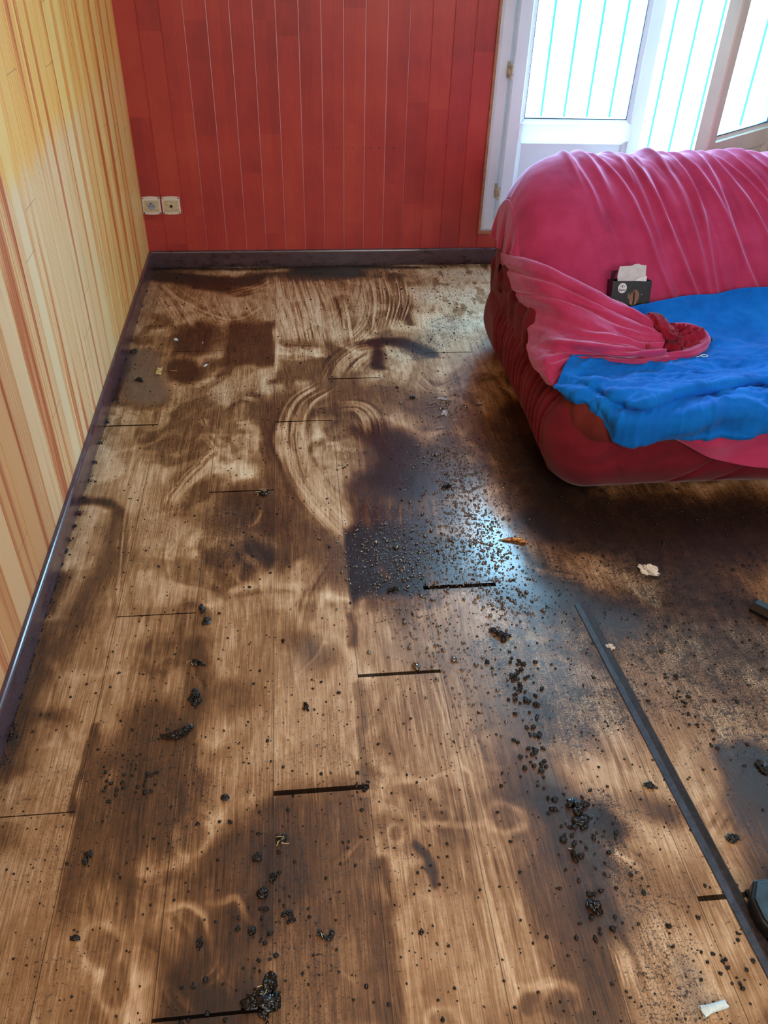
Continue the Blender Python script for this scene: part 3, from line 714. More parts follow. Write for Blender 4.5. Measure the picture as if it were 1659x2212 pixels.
def leaf(name, hinge, ang, width, z0, z1, mat, mirror=1):
    """door leaf with glass above and panel below; local x from the hinge"""
    L = empty(name, hinge); L.rotation_euler = (0, 0, ang); tag(L, kind='structure')
    s = mirror
    def bld(mb_, nm, mt, bevel=.0):
        if s < 0: mb_.v = [(-x, y, z) for x, y, z in mb_.v]
        return mb_.build(nm, mt, L, bevel=bevel)
    W = .078
    pr = [(0, .03), (0, -.022), (.006, -.028), (W - .022, -.028), (W - .018, -.022), (W - .004, -.014), (W, -.012), (W, .03)]
    k = MB(); mitred(k, 0, width, z0, z1, pr); bld(k, 'leaf_frame', mat)
    zr = .392 + z0                      # mid rail
    hr = .052
    k = MB()
    sec = [(-hr, .03), (-hr, -.010), (-hr + .014, -.020), (-hr + .018, -.0275), (hr - .018, -.0275), (hr - .014, -.020), (hr, -.010), (hr, .03)]
    a, b = W - .012, width - W + .012
    n = len(sec)
    # pointed ends like the welded rail
    def xo(c, side): return (a - .022 * (1 - abs(c) / hr)) if side == 0 else (b + .022 * (1 - abs(c) / hr))
    v = []; 
    for side in (0, 1): v += [(xo(c, side), y - .0008, zr + c) for c, y in sec]
    v += [(xo(0, 0), -.0283, zr), (xo(0, 1), -.0283, zr)]
    f = [(i, i + 1, n + i + 1, n + i) for i in range(n - 1) if i != 3]
    f += [(3, 2 * n, 2 * n + 1, n + 3), (2 * n, 4, n + 4, 2 * n + 1)]
    f += [tuple([0, 1, 2, 3, 2 * n, 4, 5, 6, 7]), tuple([n + q for q in (7, 6, 5, 4)] + [2 * n + 1] + [n + q for q in (3, 2, 1, 0)])]
    k.add(v, f); bld(k, 'middle_rail', mat)
    k = MB(); k.box((W - .002, -.003, zr + hr - .004), (width - W + .002, .003, z1 - W + .004)); bld(k, 'glass_pane', M_glass)
    g = MB(); y0, y1 = -.0125, -.0035
    xa, xb, za, zb = W - .001, width - W + .001, zr + hr, z1 - W
    g.box((xa, y0, za - .001), (xb, y1, za + .003)).box((xa, y0, zb - .003), (xb, y1, zb)).box((xa, y0, za), (xa + .003, y1, zb)).box((xb - .003, y0, za), (xb, y1, zb)); bld(g, 'glazing_seal', M_gasket)
    k = MB(); k.box((W - .002, -.008, z0 + W - .003), (width - W + .002, .004, zr - hr + .003)); bld(k, 'lower_panel', mat)
    return L
LZ0, LZ1 = DZ0 + FW - .004, DZ1 - FW + .004
LW = .615
l1 = leaf('door_1', (1.636, -.030, 0), math.radians(-2.5), LW, LZ0, LZ1, M_pvc)
l2 = leaf('door_2', (2.885, -.030, 0), math.radians(36.5), LW, LZ0, LZ1, M_pvc_warm_lit, -1)
for z in (.352, .857, 1.9):
    h = MB()
    n_ = 12
    h.prism([(.006 * math.cos(2 * math.pi * i / n_), .006 * math.sin(2 * math.pi * i / n_)) for i in range(n_)], lambda q, t: (q[0] - .004, q[1] - .034, t), z - .028, z + .028)
    h.prism([(.008 * math.cos(2 * math.pi * i / n_), .008 * math.sin(2 * math.pi * i / n_)) for i in range(n_)], lambda q, t: (q[0] - .004, q[1] - .034, t), z - .003, z + .022)
    h.box((-.018, -.003 + .012 - .0, z - .032), (-.004, .016, z + .034))
    h.box((-.016, -.034, z - .012), (-.002, .012, z + .012))
    o = h.build('hinge', M_hinge, l1, bevel=.0015); 

# ------------------------------------------------------------------ outside
M_conc = plain('pale_concrete', (236, 240, 244), 0.9, 0.04, 4)
M_rail = plain('turquoise_railing_paint', (0, 200, 214), 0.5, 0.1, 20)
M_grnd = plain('pale_street', (225, 232, 238), 0.9, 0.06, 1)
tag(MB().box((0.2, .15, -.20), (5.2, 1.35, -.05)).build('trim_3', M_conc), kind='structure')
rail = empty('balcony_railing', (2.4, 1.3, .06))
tag(rail, 'turquoise balcony railing of thin upright bars beyond the glass door', 'railing')
rb = MB()
MB().box((-2.1, -.02, 1.0), (2.7, .02, 1.04)).build('top_rail', M_rail, rail)
MB().box((-2.1, -.015, .0), (2.7, .015, .03)).build('bottom_rail', M_conc, rail)
for i in range(34):
    b = MB().box((-2.05 + i * .14, -.006, -.10), (-2.05 + i * .14 + .012, .006, 1.0)).build('bar', M_rail, rail)
tag(MB().box((-30, 1.6, -6.2), (40, 60, -6.0)).build('ground', M_grnd), kind='structure')
# parked car and bush far below, washed out by the light
M_car = plain('washed_grey_car_paint', (120, 150, 170), 0.3)
M_leaf = plain('bush_leaves', (40, 120, 120), 0.8, 0.5, 6)
car = empty('parked_car', (5.2, 15.5, -6.0)); tag(car, 'washed-out grey car parked in the street below the balcony', 'car')
body = [(-2.1, .35), (-2.1, .75), (-1.3, .9), (-.8, 1.4), (.7, 1.42), (1.3, .95), (2.1, .8), (2.15, .35)]
MB().prism(body, lambda q, t: (q[0], t, q[1]), -.85, .85).build('body', M_car, car, bevel=.08)
for wx in (-1.3, 1.35):
    for wy in (-.87, .75):
        MB().prism([(.33 * math.cos(2 * math.pi * i / 18), .33 * math.sin(2 * math.pi * i / 18)) for i in range(18)], lambda q, t: (wx + q[0], t, .33 + q[1]), wy, wy + .14).build('wheel', M_dark, car)
def ico(r=1.0, sub=2):
    bm = bmesh.new(); bmesh.ops.create_icosphere(bm, subdivisions=sub, radius=r)
    V = np.array([v.co[:] for v in bm.verts]); F = [tuple(v.index for v in f.verts) for f in bm.faces]; bm.free()
    return V, F
def lumpy(V, amp, fq, seed):
    a = np.zeros(len(V))
    for k in range(3):
        q = V * fq * (1.7 ** k) + seed * 3.1 + k * 7
        a += (np.sin(q[:, 0] * 1.3 + 2 * np.sin(q[:, 1])) * np.cos(q[:, 1] * 1.1 + q[:, 2]) + np.sin(q[:, 2] * 1.7 + q[:, 0])) * 0.6 ** k
    return V * (1 + amp * a[:, None] / 2)
V3, F3 = ico(1, 4)
bv = lumpy(V3, .25, 5, 3) * np.array([1.3, 1.0, 1.5])
o = link('bush', mesh('bush', bv, F3, True), M_leaf); o.location = (4.05, 9.6, -5.0)
tag(o, 'blue-green bush seen hazily through the closed door leaf', 'bush')

# ------------------------------------------------------------------ wall sockets
M_plate = None
def mat_plate():
    t = NT('stained_ivory_plastic')
    n = t.noise(t.co, 130, 5, 0.7)
    return t.set(color=t.ramp(n, [(0.32, lin((132, 112, 96))), (0.40, lin((222, 212, 198))), (0.75, lin((240, 236, 232)))]), rough=0.4)
M_plate = mat_plate()
M_inner = plain('yellowed_plastic', (212, 192, 158), .45, .15, 150)
M_socket = plain('grey_socket_face', (166, 168, 180), .4, .12, 150)
def socket(xc, zc, kind, label):
    e = empty('wall_socket', (xc, 0, zc)); tag(e, label, 'wall socket', None)
    def rr(w, h, r, bul):
        P = []
        for cx_, cz_, a0 in ((w - r, h - r, 0), (-w + r, h - r, 90), (-w + r, -h + r, 180), (w - r, -h + r, 270)):
            for k in range(5):
                a = math.radians(a0 + 22.5 * k); P.append((cx_ + r * math.cos(a), cz_ + r * math.sin(a)))
        # bulge top and bottom edges slightly
        out = []
        for i, (x, z) in enumerate(P):
            out.append((x, z))
            if i == 4: out += [(w * .35, h + bul), (-w * .35, h + bul)]
            if i == 14: out += [(-w * .35, -h - bul), (w * .35, -h - bul)]
        return out
    MB().prism(rr(.0405, .038, .007, .0025), lambda q, t: (q[0], -t, q[1]), -.001, .008).build('plate', M_plate, e, bevel=.002)
    MB().prism(rr(.033, .024, .004, .001), lambda q, t: (q[0], -t, q[1] - .002), .005, .0105).build('insert', M_inner, e, bevel=.0012)
    circ = lambda r, n=28: [(r * math.cos(2 * math.pi * i / n), r * math.sin(2 * math.pi * i / n)) for i in range(n)]
    for sx in (-1, 1):
        for sz in (-1, 1):
            MB().prism(circ(.003, 10), lambda q, t: (q[0] + sx * .0345, -t, q[1] + sz * .032), .007, .0087).build('screw', M_dark, e)
    if kind == 'power':
        s_ = MB().prism(circ(.0185), lambda q, t: (q[0] - .001, -t, q[1] - .001), .008, .0135).build('socket_face', M_socket, e, bevel=.0015)
        for dx, dz, r in ((-.008, .001, .0026), (.008, .001, .0026), (0, .011, .003)):
            MB().prism(circ(r, 12), lambda q, t: (q[0] - .001 + dx, -t, q[1] - .001 + dz), .0133, .0141).build('pin_hole' if dz < .01 else 'earth_pin', M_dark, s_)
    else:
        MB().prism(circ(.010), lambda q, t: (q[0], -t, q[1] - .002), .0095, .0115).build('aerial_ring', M_inner, e, bevel=.001)
        MB().prism(circ(.0065, 18), lambda q, t: (q[0], -t, q[1] - .002), .0108, .0120).build('aerial_hole', M_dark, e)
    return e
socket(.0425, .2885, 'power', 'stained ivory power socket beside the corner with a round two-pin face')
socket(.1300, .2885, 'tv', 'stained ivory aerial socket with one black centre hole, right of the power socket')

# ------------------------------------------------------------------ sofa
def grid_mesh(P, soot=None, closed_u=False):
    """P: rows x cols x 3"""
    r, c = P.shape[:2]
    I = np.arange(r * c).reshape(r, c)
    if closed_u: I = np.concatenate([I, I[:, :1]], 1)
    F = np.stack([I[:-1, :-1], I[:-1, 1:], I[1:, 1:], I[1:, :-1]], -1).reshape(-1, 4)
    return P.reshape(-1, 3), F

def cat1(A, n):
    """Catmull-Rom resample along axis 0 to n samples"""
    m_ = len(A)
    E = np.concatenate([(2 * A[:1] - A[1:2]), A, (2 * A[-1:] - A[-2:-1])])
    t = np.linspace(0, m_ - 1 - 1e-9, n); k = t.astype(int); f = (t - k).reshape((-1,) + (1,) * (A.ndim - 1))
    a, b, c, d = E[k], E[k + 1], E[k + 2], E[k + 3]
    return 0.5 * (2 * b + (c - a) * f + (2 * a - 5 * b + 4 * c - d) * f ** 2 + (3 * b - a - 3 * c + d) * f ** 3)

def net(rows, nr, nc):
    A = np.array(rows, float)
    B = cat1(A, nr)
    return np.swapaxes(cat1(np.swapaxes(B, 0, 1), nc), 0, 1)

def normals(P):
    du = np.gradient(P, axis=1); dv = np.gradient(P, axis=0)
    n = np.cross(du, dv); n /= np.linalg.norm(n, axis=2, keepdims=True) + 1e-12
    return n

def cloth(name, P, mat, parent, thick=.003, soot=None, flip=False, closed=False):
    V, F = grid_mesh(P, closed_u=closed)
    if flip: F = F[:, ::-1]
    me = mesh(name, V, F, True)
    if soot is not None:
        me.attributes.new('soot', 'FLOAT', 'POINT').data.foreach_set('value', soot.astype(np.float32).ravel())
    o = link(name, me, mat, parent)
    if thick:
        q = o.modifiers.new('thickness', 'SOLIDIFY'); q.thickness = thick; q.offset = 0
    return o

def rrect(x0, x1, y0, y1, r, ins, n=26, m_=70, r2=None):
    """rounded rectangle outline, inset by ins, even point count"""
    x0 += ins; x1 -= ins; y0 += ins; y1 -= ins; rr = max(r - ins, .035)
    P = []
    q2 = rr if r2 is None else max(r2 - ins, .035)
    cs = [(x0 + rr, y0 + rr, 180, rr), (x1 - rr, y0 + rr, 270, rr), (x1 - q2, y1 - q2, 0, q2), (x0 + q2, y1 - q2, 90, q2)]
    for k, (cx_, cy_, a0, rr) in enumerate(cs):
        for i in range(n):
            a = math.radians(a0 + 90 * i / (n - 1)); P.append((cx_ + rr * math.cos(a), cy_ + rr * math.sin(a)))
        nx_, ny_, a1, rn = cs[(k + 1) % 4]
        e0 = np.array(P[-1]); a = math.radians(a1); e1 = np.array([nx_ + rn * math.cos(a), ny_ + rn * math.sin(a)])
        for i in range(1, m_): P.append(tuple(e0 + (e1 - e0) * i / m_))
    return np.array(P)

def pad(x0, x1, y0, y1, r, prof, disp=None, n=26, m_=140, levels=60, r2=None):
    pr = cat1(np.array(prof, float), levels)
    rings = []
    for ins, z in pr:
        Q = rrect(x0, x1, y0, y1, r, ins, n, m_, r2)
        rings.append(np.column_stack([Q, np.full(len(Q), z)]))
    P = np.array(rings)
    if disp is not None:
        c = np.roll(P, -1, 1) - np.roll(P, 1, 1)
        N = np.stack([c[..., 1], -c[..., 0], 0 * c[..., 0]], -1); N /= np.linalg.norm(N, axis=2, keepdims=True) + 1e-9
        P = P + N * disp(P, N)[..., None]
    # close the top with shrinking rings
    top = P[-1]; ctr = top.mean(0)
    extra = [ctr + (top - ctr) * k + np.array([0, 0, .004 * (1 - k)]) for k in (.85, .6, .35, .1)]
    return np.concatenate([P, np.array(extra)])

sofa = empty('sofa', (2.2, -1.4, 0))
tag(sofa, 'low red fabric sofa without legs, pleated side, in front of the balcony door', 'sofa')
def at_sofa(P): return P - np.array([2.2, -1.4, 0])

def base_disp(P, N):
    x, y, z = P[..., 0], P[..., 1], P[..., 2]
    left = sstep(-N[..., 0], .75, .98)
    d = (fbm(x * 4 + y * 3, z * 7, 3) - .5) * .02
    for k in range(8):
        yy = -1.16 - k * .093 + 0.22 * (z - .15) + .012 * math.sin(k * 2.1)
        w = np.exp(-np.abs((y - yy) / .010) ** 1.6) * sstep(z, .035, .09) * (1 - sstep(z, .25, .30))
        d -= left * w * .045
        d += left * .006 * np.cos((y - yy) * 2 * np.pi / .093) * (abs(y - yy) < .0465)
    front = sstep(-N[..., 1], .7, .95)
    for xk, kz, a in ((1.86, .9, .016), (2.00, .9, .014), (1.62, -.7, .006), (2.30, .5, .014)):
        w = np.exp(-((x - xk - kz * (z - .1)) / .009) ** 2) * (1 - sstep(z, .14, .24)) * sstep(z, .02, .05)
        d -= front * w * a
    # puckers under the seam
    d += front * .006 * np.sin(x * 31 + 3 * np.sin(z * 20)) * sstep(z, .1, .2)
    return d
BP = pad(1.405, 3.08, -1.975, -.78, .15, [(.10, .0), (.075, .012), (.035, .05), (.006, .11), (0, .16), (.006, .21), (.028, .255), (.07, .285), (.13, .297), (.2, .30)], base_disp, r2=.18)
cloth('base', at_sofa(BP), M_sofa, sofa, 0, closed=True)
def cush_disp(P, N):
    x, y, z = P[..., 0], P[..., 1], P[..., 2]
    d = (fbm(x * 7 + 2, y * 7 + z * 5, 4) - .5) * .03
    d += .005 * np.sin((x - y) * 60) * sstep(z, .2, .26)
    return d
CP = pad(1.445, 3.04, -1.985, -1.2, .13, [(.03, .205), (.006, .222), (0, .25), (.012, .285), (.045, .31), (.10, .322), (.2, .325)], cush_disp)
cloth('seat_cushion', at_sofa(CP), M_sofa_dirty, sofa, 0, closed=True)
AP = pad(1.424, 1.62, -1.50, -.80, .09, [(.01, .18), (.004, .24), (.004, .30), (.0, .34), (.02, .375), (.05, .395), (.08, .40)], cush_disp, m_=60)
cloth('armrest', at_sofa(AP), M_sofa, sofa, 0, closed=True)
# backrest swept along x
BK = np.array([(-1.36, .28), (-1.375, .36), (-1.32, .46), (-1.225, .58), (-1.12, .668), (-1.02, .715), (-.92, .718), (-.83, .675), (-.765, .60), (-.74, .40), (-.74, .12), (-1.0, .10), (-1.28, .16)])
def back_ring(x, off=0.0, n=120, x0=1.425):
    Q = cat1(np.concatenate([BK, BK[:1]]), n)[:-1]
    c = np.array([-1.05, .33])
    d = max(0.0, (x0 + .26 - x) / .26); s_ = (1 - min(d, .999) ** 2.6) ** (1 / 2.6)
    s_ = max(s_, .02)
    t = c + (Q - c) * np.array([s_ ** .8, s_ ** .8]) * (1 + off)
    t[:, 1] = np.maximum(t[:, 1], .10)
    return t
xs = np.concatenate([1.425 + .26 * (1 - np.cos(np.linspace(0, np.pi / 2, 16))), np.linspace(1.70, 3.05, 24)])
P = np.array([np.column_stack([np.full(119, x), back_ring(x)]) for x in xs])
cloth('backrest', at_sofa(P), M_sofa, sofa, 0, closed=True)

# ------------------------------------------------------------------ pink cover
cover = empty('sofa_cover', (2.0, -1.3, .3))
tag(cover, 'pink cotton cover sheet draped over the sofa back and bunched on its left arm', 'cloth')
def loc(P): return P - np.array([2.0, -1.3, .3])
NV = 260
Q0 = cat1(BK[:10][::-1], NV)                       # from low rear over the crest to the front foot
def cover_ring(x):
    c = np.array([-1.05, .33]); d = max(0.0, (1.425 + .26 - x) / .26); s_ = max((1 - min(d, .9) ** 2.6) ** (1 / 2.6), .02)
    return c + (Q0 - c) * s_ ** .8 * 1.02 + np.array([0, .008])
xs = np.linspace(1.437, 3.0, 420)
P = np.array([np.column_stack([np.full(NV, x), cover_ring(x)]) for x in xs])      # cols: profile
vv = np.linspace(0, 1, NV)[None, :]; XX = xs[:, None]
disp = (fbm(XX * 5 + 0 * vv, vv * 5 + 0 * XX, 4) - .5) * .022 + (fbm((XX - .35 * vv) * 22, vv * 2.5, 3) - .5) * .022 * sstep(XX, 1.55, 1.9)
folds = [(1.63, .14, .34, .58, .007, .011), (1.645, .17, .36, .66, .008, .010), (1.70, .13, .30, .62, .010, .014), (1.735, .30, .33, 1.0, .012, .012), (1.80, .13, .30, .62, .009, .010), (1.815, .20, .34, .95, .008, .010),
         (1.85, .24, .32, 1.0, .012, .012), (1.885, .10, .35, .7, .007, .010), (1.95, .16, .3, .9, .010, .013), (2.00, .14, .30, 1.0, .012, .010), (2.03, .32, .32, 1.0, .012, .012), (2.09, .20, .33, .72, .010, .010),
         (2.13, .36, .36, 1.0, .013, .012), (2.17, .42, .36, 1.0, .012, .010), (2.22, .30, .3, .9, .012, .010), (2.27, .42, .34, 1.0, .013, .011), (2.33, .34, .3, 1.0, .012, .012), (2.40, .2, .3, 1.0, .012, .012), (2.5, .2, .3, 1.0, .012, .012), (2.62, .1, .3, 1.0, .012, .012)]
for k, (x0, dx, v0, v1, amp, w) in enumerate(folds):
    vc = np.clip((vv - .40) / .6, -1, 1)
    line = x0 + dx * np.sign(vc) * np.abs(vc) ** 1.3 + .008 * np.sin(vv * 9 + k)
    env = sstep(vv, v0 - .12, v0 + .04) * (1 - sstep(vv, v1 - .12, v1 + .02) * (v1 < .99))
    dd = XX - line
    ridge = np.exp(-np.abs(dd / w) ** 1.4) - .55 * np.exp(-((dd - 1.9 * w) / (1.2 * w)) ** 2)
    disp = disp + amp * ridge * env
N = normals(P); 
if N[200, 100, 2] < 0: N = -N
P = P + N * (disp + .011)[..., None]
# the part hanging over the left end
end = P[0]
ts = np.linspace(0, 1, 60)[::-1]
hang = []
for t in ts[:-1]:
    zt = .435 + np.clip(-1.04 - end[:, 1], 0, 1) * .30
    z = np.where(end[:, 2] > zt, end[:, 2] + (zt - end[:, 2]) * t, end[:, 2])
    fold = .006 * t * (np.sin(end[:, 1] * 60) + .6 * np.sin(end[:, 1] * 105 + 1))
    x = end[:, 0] - .012 * (1 - (1 - t) ** 2) + fold * (end[:, 2] > .42)
    y = end[:, 1] - .03 * t * (end[:, 1] + 1.0)
    hang.append(np.column_stack([x, y, z]))
P = np.concatenate([np.array(hang), P])
P[..., 0] = np.where(P[..., 2] < .425, np.maximum(P[..., 0], 1.47), P[..., 0])
cloth('back_drape', loc(P), M_pink, cover, .003)

# left arm drape, gathered towards the knot
A = lambda *r: [at(u, v, 2, z) for u, v, z in r]
R0 = np.array(A((1083, 545, .455), (1135, 557, .515), (1190, 575, .53), (1255, 604, .51), (1320, 638, .47), (1370, 670, .435), (1415, 698, .405), (1447, 720, .39)))
rows = [R0 + np.array([0.03, .05, -.10]), R0,
    A((1092, 588, .425), (1135, 600, .475), (1190, 612, .495), (1250, 636, .485), (1312, 664, .455), (1362, 690, .42), (1408, 712, .40), (1442, 728, .39)),
    A((1114, 632, .39), (1150, 638, .435), (1200, 646, .46), (1256, 664, .45), (1310, 686, .435), (1358, 708, .415), (1400, 722, .395), (1438, 733, .385)),
    A((1132, 672, .345), (1162, 676, .39), (1208, 684, .42), (1258, 698, .43), (1308, 714, .42), (1354, 728, .40), (1396, 738, .385), (1434, 742, .38)),
    A((1138, 712, .33), (1166, 718, .365), (1206, 722, .395), (1252, 728, .405), (1302, 738, .40), (1350, 746, .39), (1392, 752, .38), (1432, 752, .375)),
    A((1142, 752, .31), (1165, 760, .34), (1200, 756, .365), (1246, 752, .38), (1298, 758, .38), (1348, 764, .375), (1392, 766, .37), (1434, 762, .37)),
    A((1158, 790, .295), (1174, 798, .325), (1200, 782, .35), (1244, 766, .36), (1294, 768, .365), (1346, 774, .362), (1392, 776, .36), (1440, 770, .36)),
    A((1180, 822, .29), (1188, 828, .31), (1210, 802, .335), (1246, 778, .35), (1294, 776, .355), (1346, 782, .352), (1394, 782, .352), (1446, 776, .35)),
    A((1196, 840, .285), (1200, 838, .295), (1220, 806, .322), (1250, 783, .342), (1296, 780, .347), (1346, 786, .345), (1396, 786, .345), (1450, 780, .345))]
P = net(rows, 300, 320)
r, c = np.meshgrid(np.linspace(0, 1, 300), np.linspace(0, 1, 320), indexing='ij')
N = normals(P)
if N[150, 150, 2] < 0: N = -N
d = 0
for f_, a_, ph, k_ in ((2.6, .012, .3, 1.1), (5, .009, 1.3, -1.6), (8.5, .0055, 2.2, 2.4), (15, .0024, .5, -2.0)):
    wv = np.sin(2 * np.pi * (f_ * r + .35 * np.sin(k_ * 2 * c + ph) + .5 * fbm(r * 3 + f_, c * 3, 2)))
    d = d + a_ * (np.sign(wv) * np.abs(wv) ** 1.0) * (.35 + .65 * sstep(c, 0, .5)) * (.4 + .6 * sstep(r, .3, .6)) * (.5 + vnoise(c * 4 + f_, r * 3))
d += (fbm(r * 9, c * 7, 4) - .5) * .016
d -= .014 * np.exp(-((r - .205 - .02 * c) / .016) ** 2)                 # shadow line under the upper roll
d -= .010 * np.exp(-((r - .33) / .012) ** 2) * (1 - c)
P = P + N * d[..., None]
soot = .52 * sstep(r, .60, .72) * np.exp(-((c - .80) / .10) ** 2) * (.4 + vnoise(c * 26, r * 34)) + .4 * sstep(r, .82, .9) * sstep(c, .55, .9) * vnoise(c * 20, r * 30)
cloth('arm_drape', loc(P), M_pink, cover, .003, soot=soot)

def tube(pts, rad, n=220, m_=26, seed=0, flat=.8, lump=.3):
    P = cat1(np.array(pts, float), n)
    T = np.gradient(P, axis=0); T /= np.linalg.norm(T, axis=1, keepdims=True)
    up = np.array([0, 0, 1.0]); S_ = np.cross(T, up); S_ /= np.linalg.norm(S_, axis=1, keepdims=True); U = np.cross(S_, T)
    th = np.linspace(0, 2 * np.pi, m_, endpoint=False)
    R_ = np.interp(np.linspace(0, 1, n), np.linspace(0, 1, len(rad)), rad)[:, None]
    lp = 1 + lump * (vnoise(th[None] * 2.2 + seed, np.linspace(0, 9, n)[:, None] + seed) - .5) + lump * .8 * np.abs(np.sin(th[None] * 3 + np.linspace(0, 6, n)[:, None] + seed)) - lump * .4
    endt = np.sqrt(np.clip(1 - np.abs(np.linspace(-1, 1, n)) ** 14, .0004, 1))[:, None]
    R_ = R_ * lp * endt
    return P[:, None] + S_[:, None] * (R_ * np.cos(th))[..., None] + U[:, None] * (R_ * np.sin(th) * flat)[..., None]
K = lambda *r: [at(u, v, 2, z) for u, v, z in r]
knots = [  # (points, radii, flatness)
    (K((1300, 776, .352), (1370, 780, .352), (1440, 772, .352), (1490, 764, .355), (1522, 740, .36), (1518, 720, .37), (1490, 706, .385), (1455, 700, .39)), [.010, .014, .018, .018, .014, .013, .010], .72),
    (K((1380, 756, .365), (1430, 758, .362), (1480, 752, .362), (1508, 734, .366), (1498, 718, .376), (1468, 710, .388), (1440, 706, .395)), [.012, .014, .014, .012, .012, .012], .8),
    (K((1425, 700, .40), (1412, 718, .395), (1418, 738, .385), (1445, 746, .378), (1478, 742, .374), (1492, 730, .376)), [.012, .018, .020, .018, .012], .85),
    (K((1395, 680, .42), (1420, 694, .412), (1436, 712, .402), (1450, 728, .392), (1472, 734, .382)), [.014, .022, .024, .018, .012], .85),
    (K((1330, 750, .374), (1352, 762, .372), (1378, 768, .366), (1402, 762, .366), (1398, 746, .376), (1376, 742, .38)), [.008, .012, .012, .010, .009], .8),
    (K((1290, 748, .385), (1330, 748, .38), (1370, 758, .372), (1398, 770, .36)), [.006, .010, .010, .006], .8),
]
for k, (pts, rad, fl) in enumerate(knots):
    if k in (1, 2): continue
    T_ = tube(pts, rad, seed=k * 5 + 1, flat=fl, lump=.45)
    n_, m2 = T_.shape[:2]
    sv = np.linspace(0, 1, n_)[:, None]; th = np.linspace(0, 1, m2)[None]
    soot = .85 * vnoise(sv * 22 + k * 9, th * 9) * (.3 + 1.1 * vnoise(sv * 5 + k, th * 2 + k))
    cloth('bunched_end', loc(T_), M_crimson if k not in (0, 5) else M_pink, cover, 0, soot=soot, closed=True)
ctr_ = np.array(at(1462, 737, 2, .356))
rr_, th_ = np.meshgrid(np.linspace(.02, 1, 120), np.linspace(0, 2 * np.pi, 260, endpoint=False), indexing='ij')
wob = 1 + .16 * np.sin(th_ * 3 + 1) + .10 * np.sin(th_ * 7 + 2) + .05 * np.sin(th_ * 13)
X_ = rr_ * .098 * wob * np.cos(th_) ; Y_ = rr_ * .070 * wob * np.sin(th_)
spir = np.sin(2 * np.pi * (3.1 * rr_ ** .9) - th_ + 1.6 * fbm(X_ * 25 + 3, Y_ * 25, 3) * 2)
crum = 1 - np.abs(2 * fbm(X_ * 32 + 9, Y_ * 32 + 4, 3) - 1) * 3
Zk = .036 * (1 - rr_ ** 3) + .0085 * spir * (1 - rr_ ** 6) + .010 * crum * (1 - rr_ ** 5)
P = np.stack([ctr_[0] + X_, ctr_[1] + Y_, ctr_[2] + Zk], -1)
soot = .95 * sstep(spir, .35, .9) * vnoise(X_ * 120, Y_ * 120) * (.3 + 1.2 * vnoise(X_ * 30 + 5, Y_ * 30)) + .45 * sstep(rr_, .82, .97) * vnoise(X_ * 90, Y_ * 90)
cloth('bunched_end', loc(P), M_crimson, cover, .0, soot=soot, closed=True)
# pink cloth hanging below the blue sheet at the front
B = lambda *r: [at(u, v, 1, y) for u, v, y in r]
P = net([B((1400, 900, -1.985), (1470, 890, -1.988), (1550, 880, -1.99), (1640, 880, -1.99), (1740, 880, -1.99), (1860, 880, -1.99)),
         B((1415, 920, -1.99), (1476, 920, -1.993), (1552, 925, -1.996), (1640, 928, -1.998), (1740, 928, -1.998), (1860, 930, -1.998)),
         B((1428, 932, -1.99), (1482, 944, -1.995), (1550, 962, -2.0), (1620, 970, -2.002), (1740, 972, -2.002), (1860, 974, -2.002)),
         B((1440, 938, -1.988), (1488, 964, -1.99), (1546, 992, -1.994), (1612, 1004, -1.998), (1740, 1006, -1.998), (1860, 1008, -1.998))], 90, 200)
r, c = np.meshgrid(np.linspace(0, 1, 90), np.linspace(0, 1, 200), indexing='ij')
P[..., 1] -= .006 * np.sin(c * 16 + r * 3) * r + .004 * np.sin(r * 8 + c * 9) + .003
cloth('front_hem', loc(P), M_pink, cover, .003)

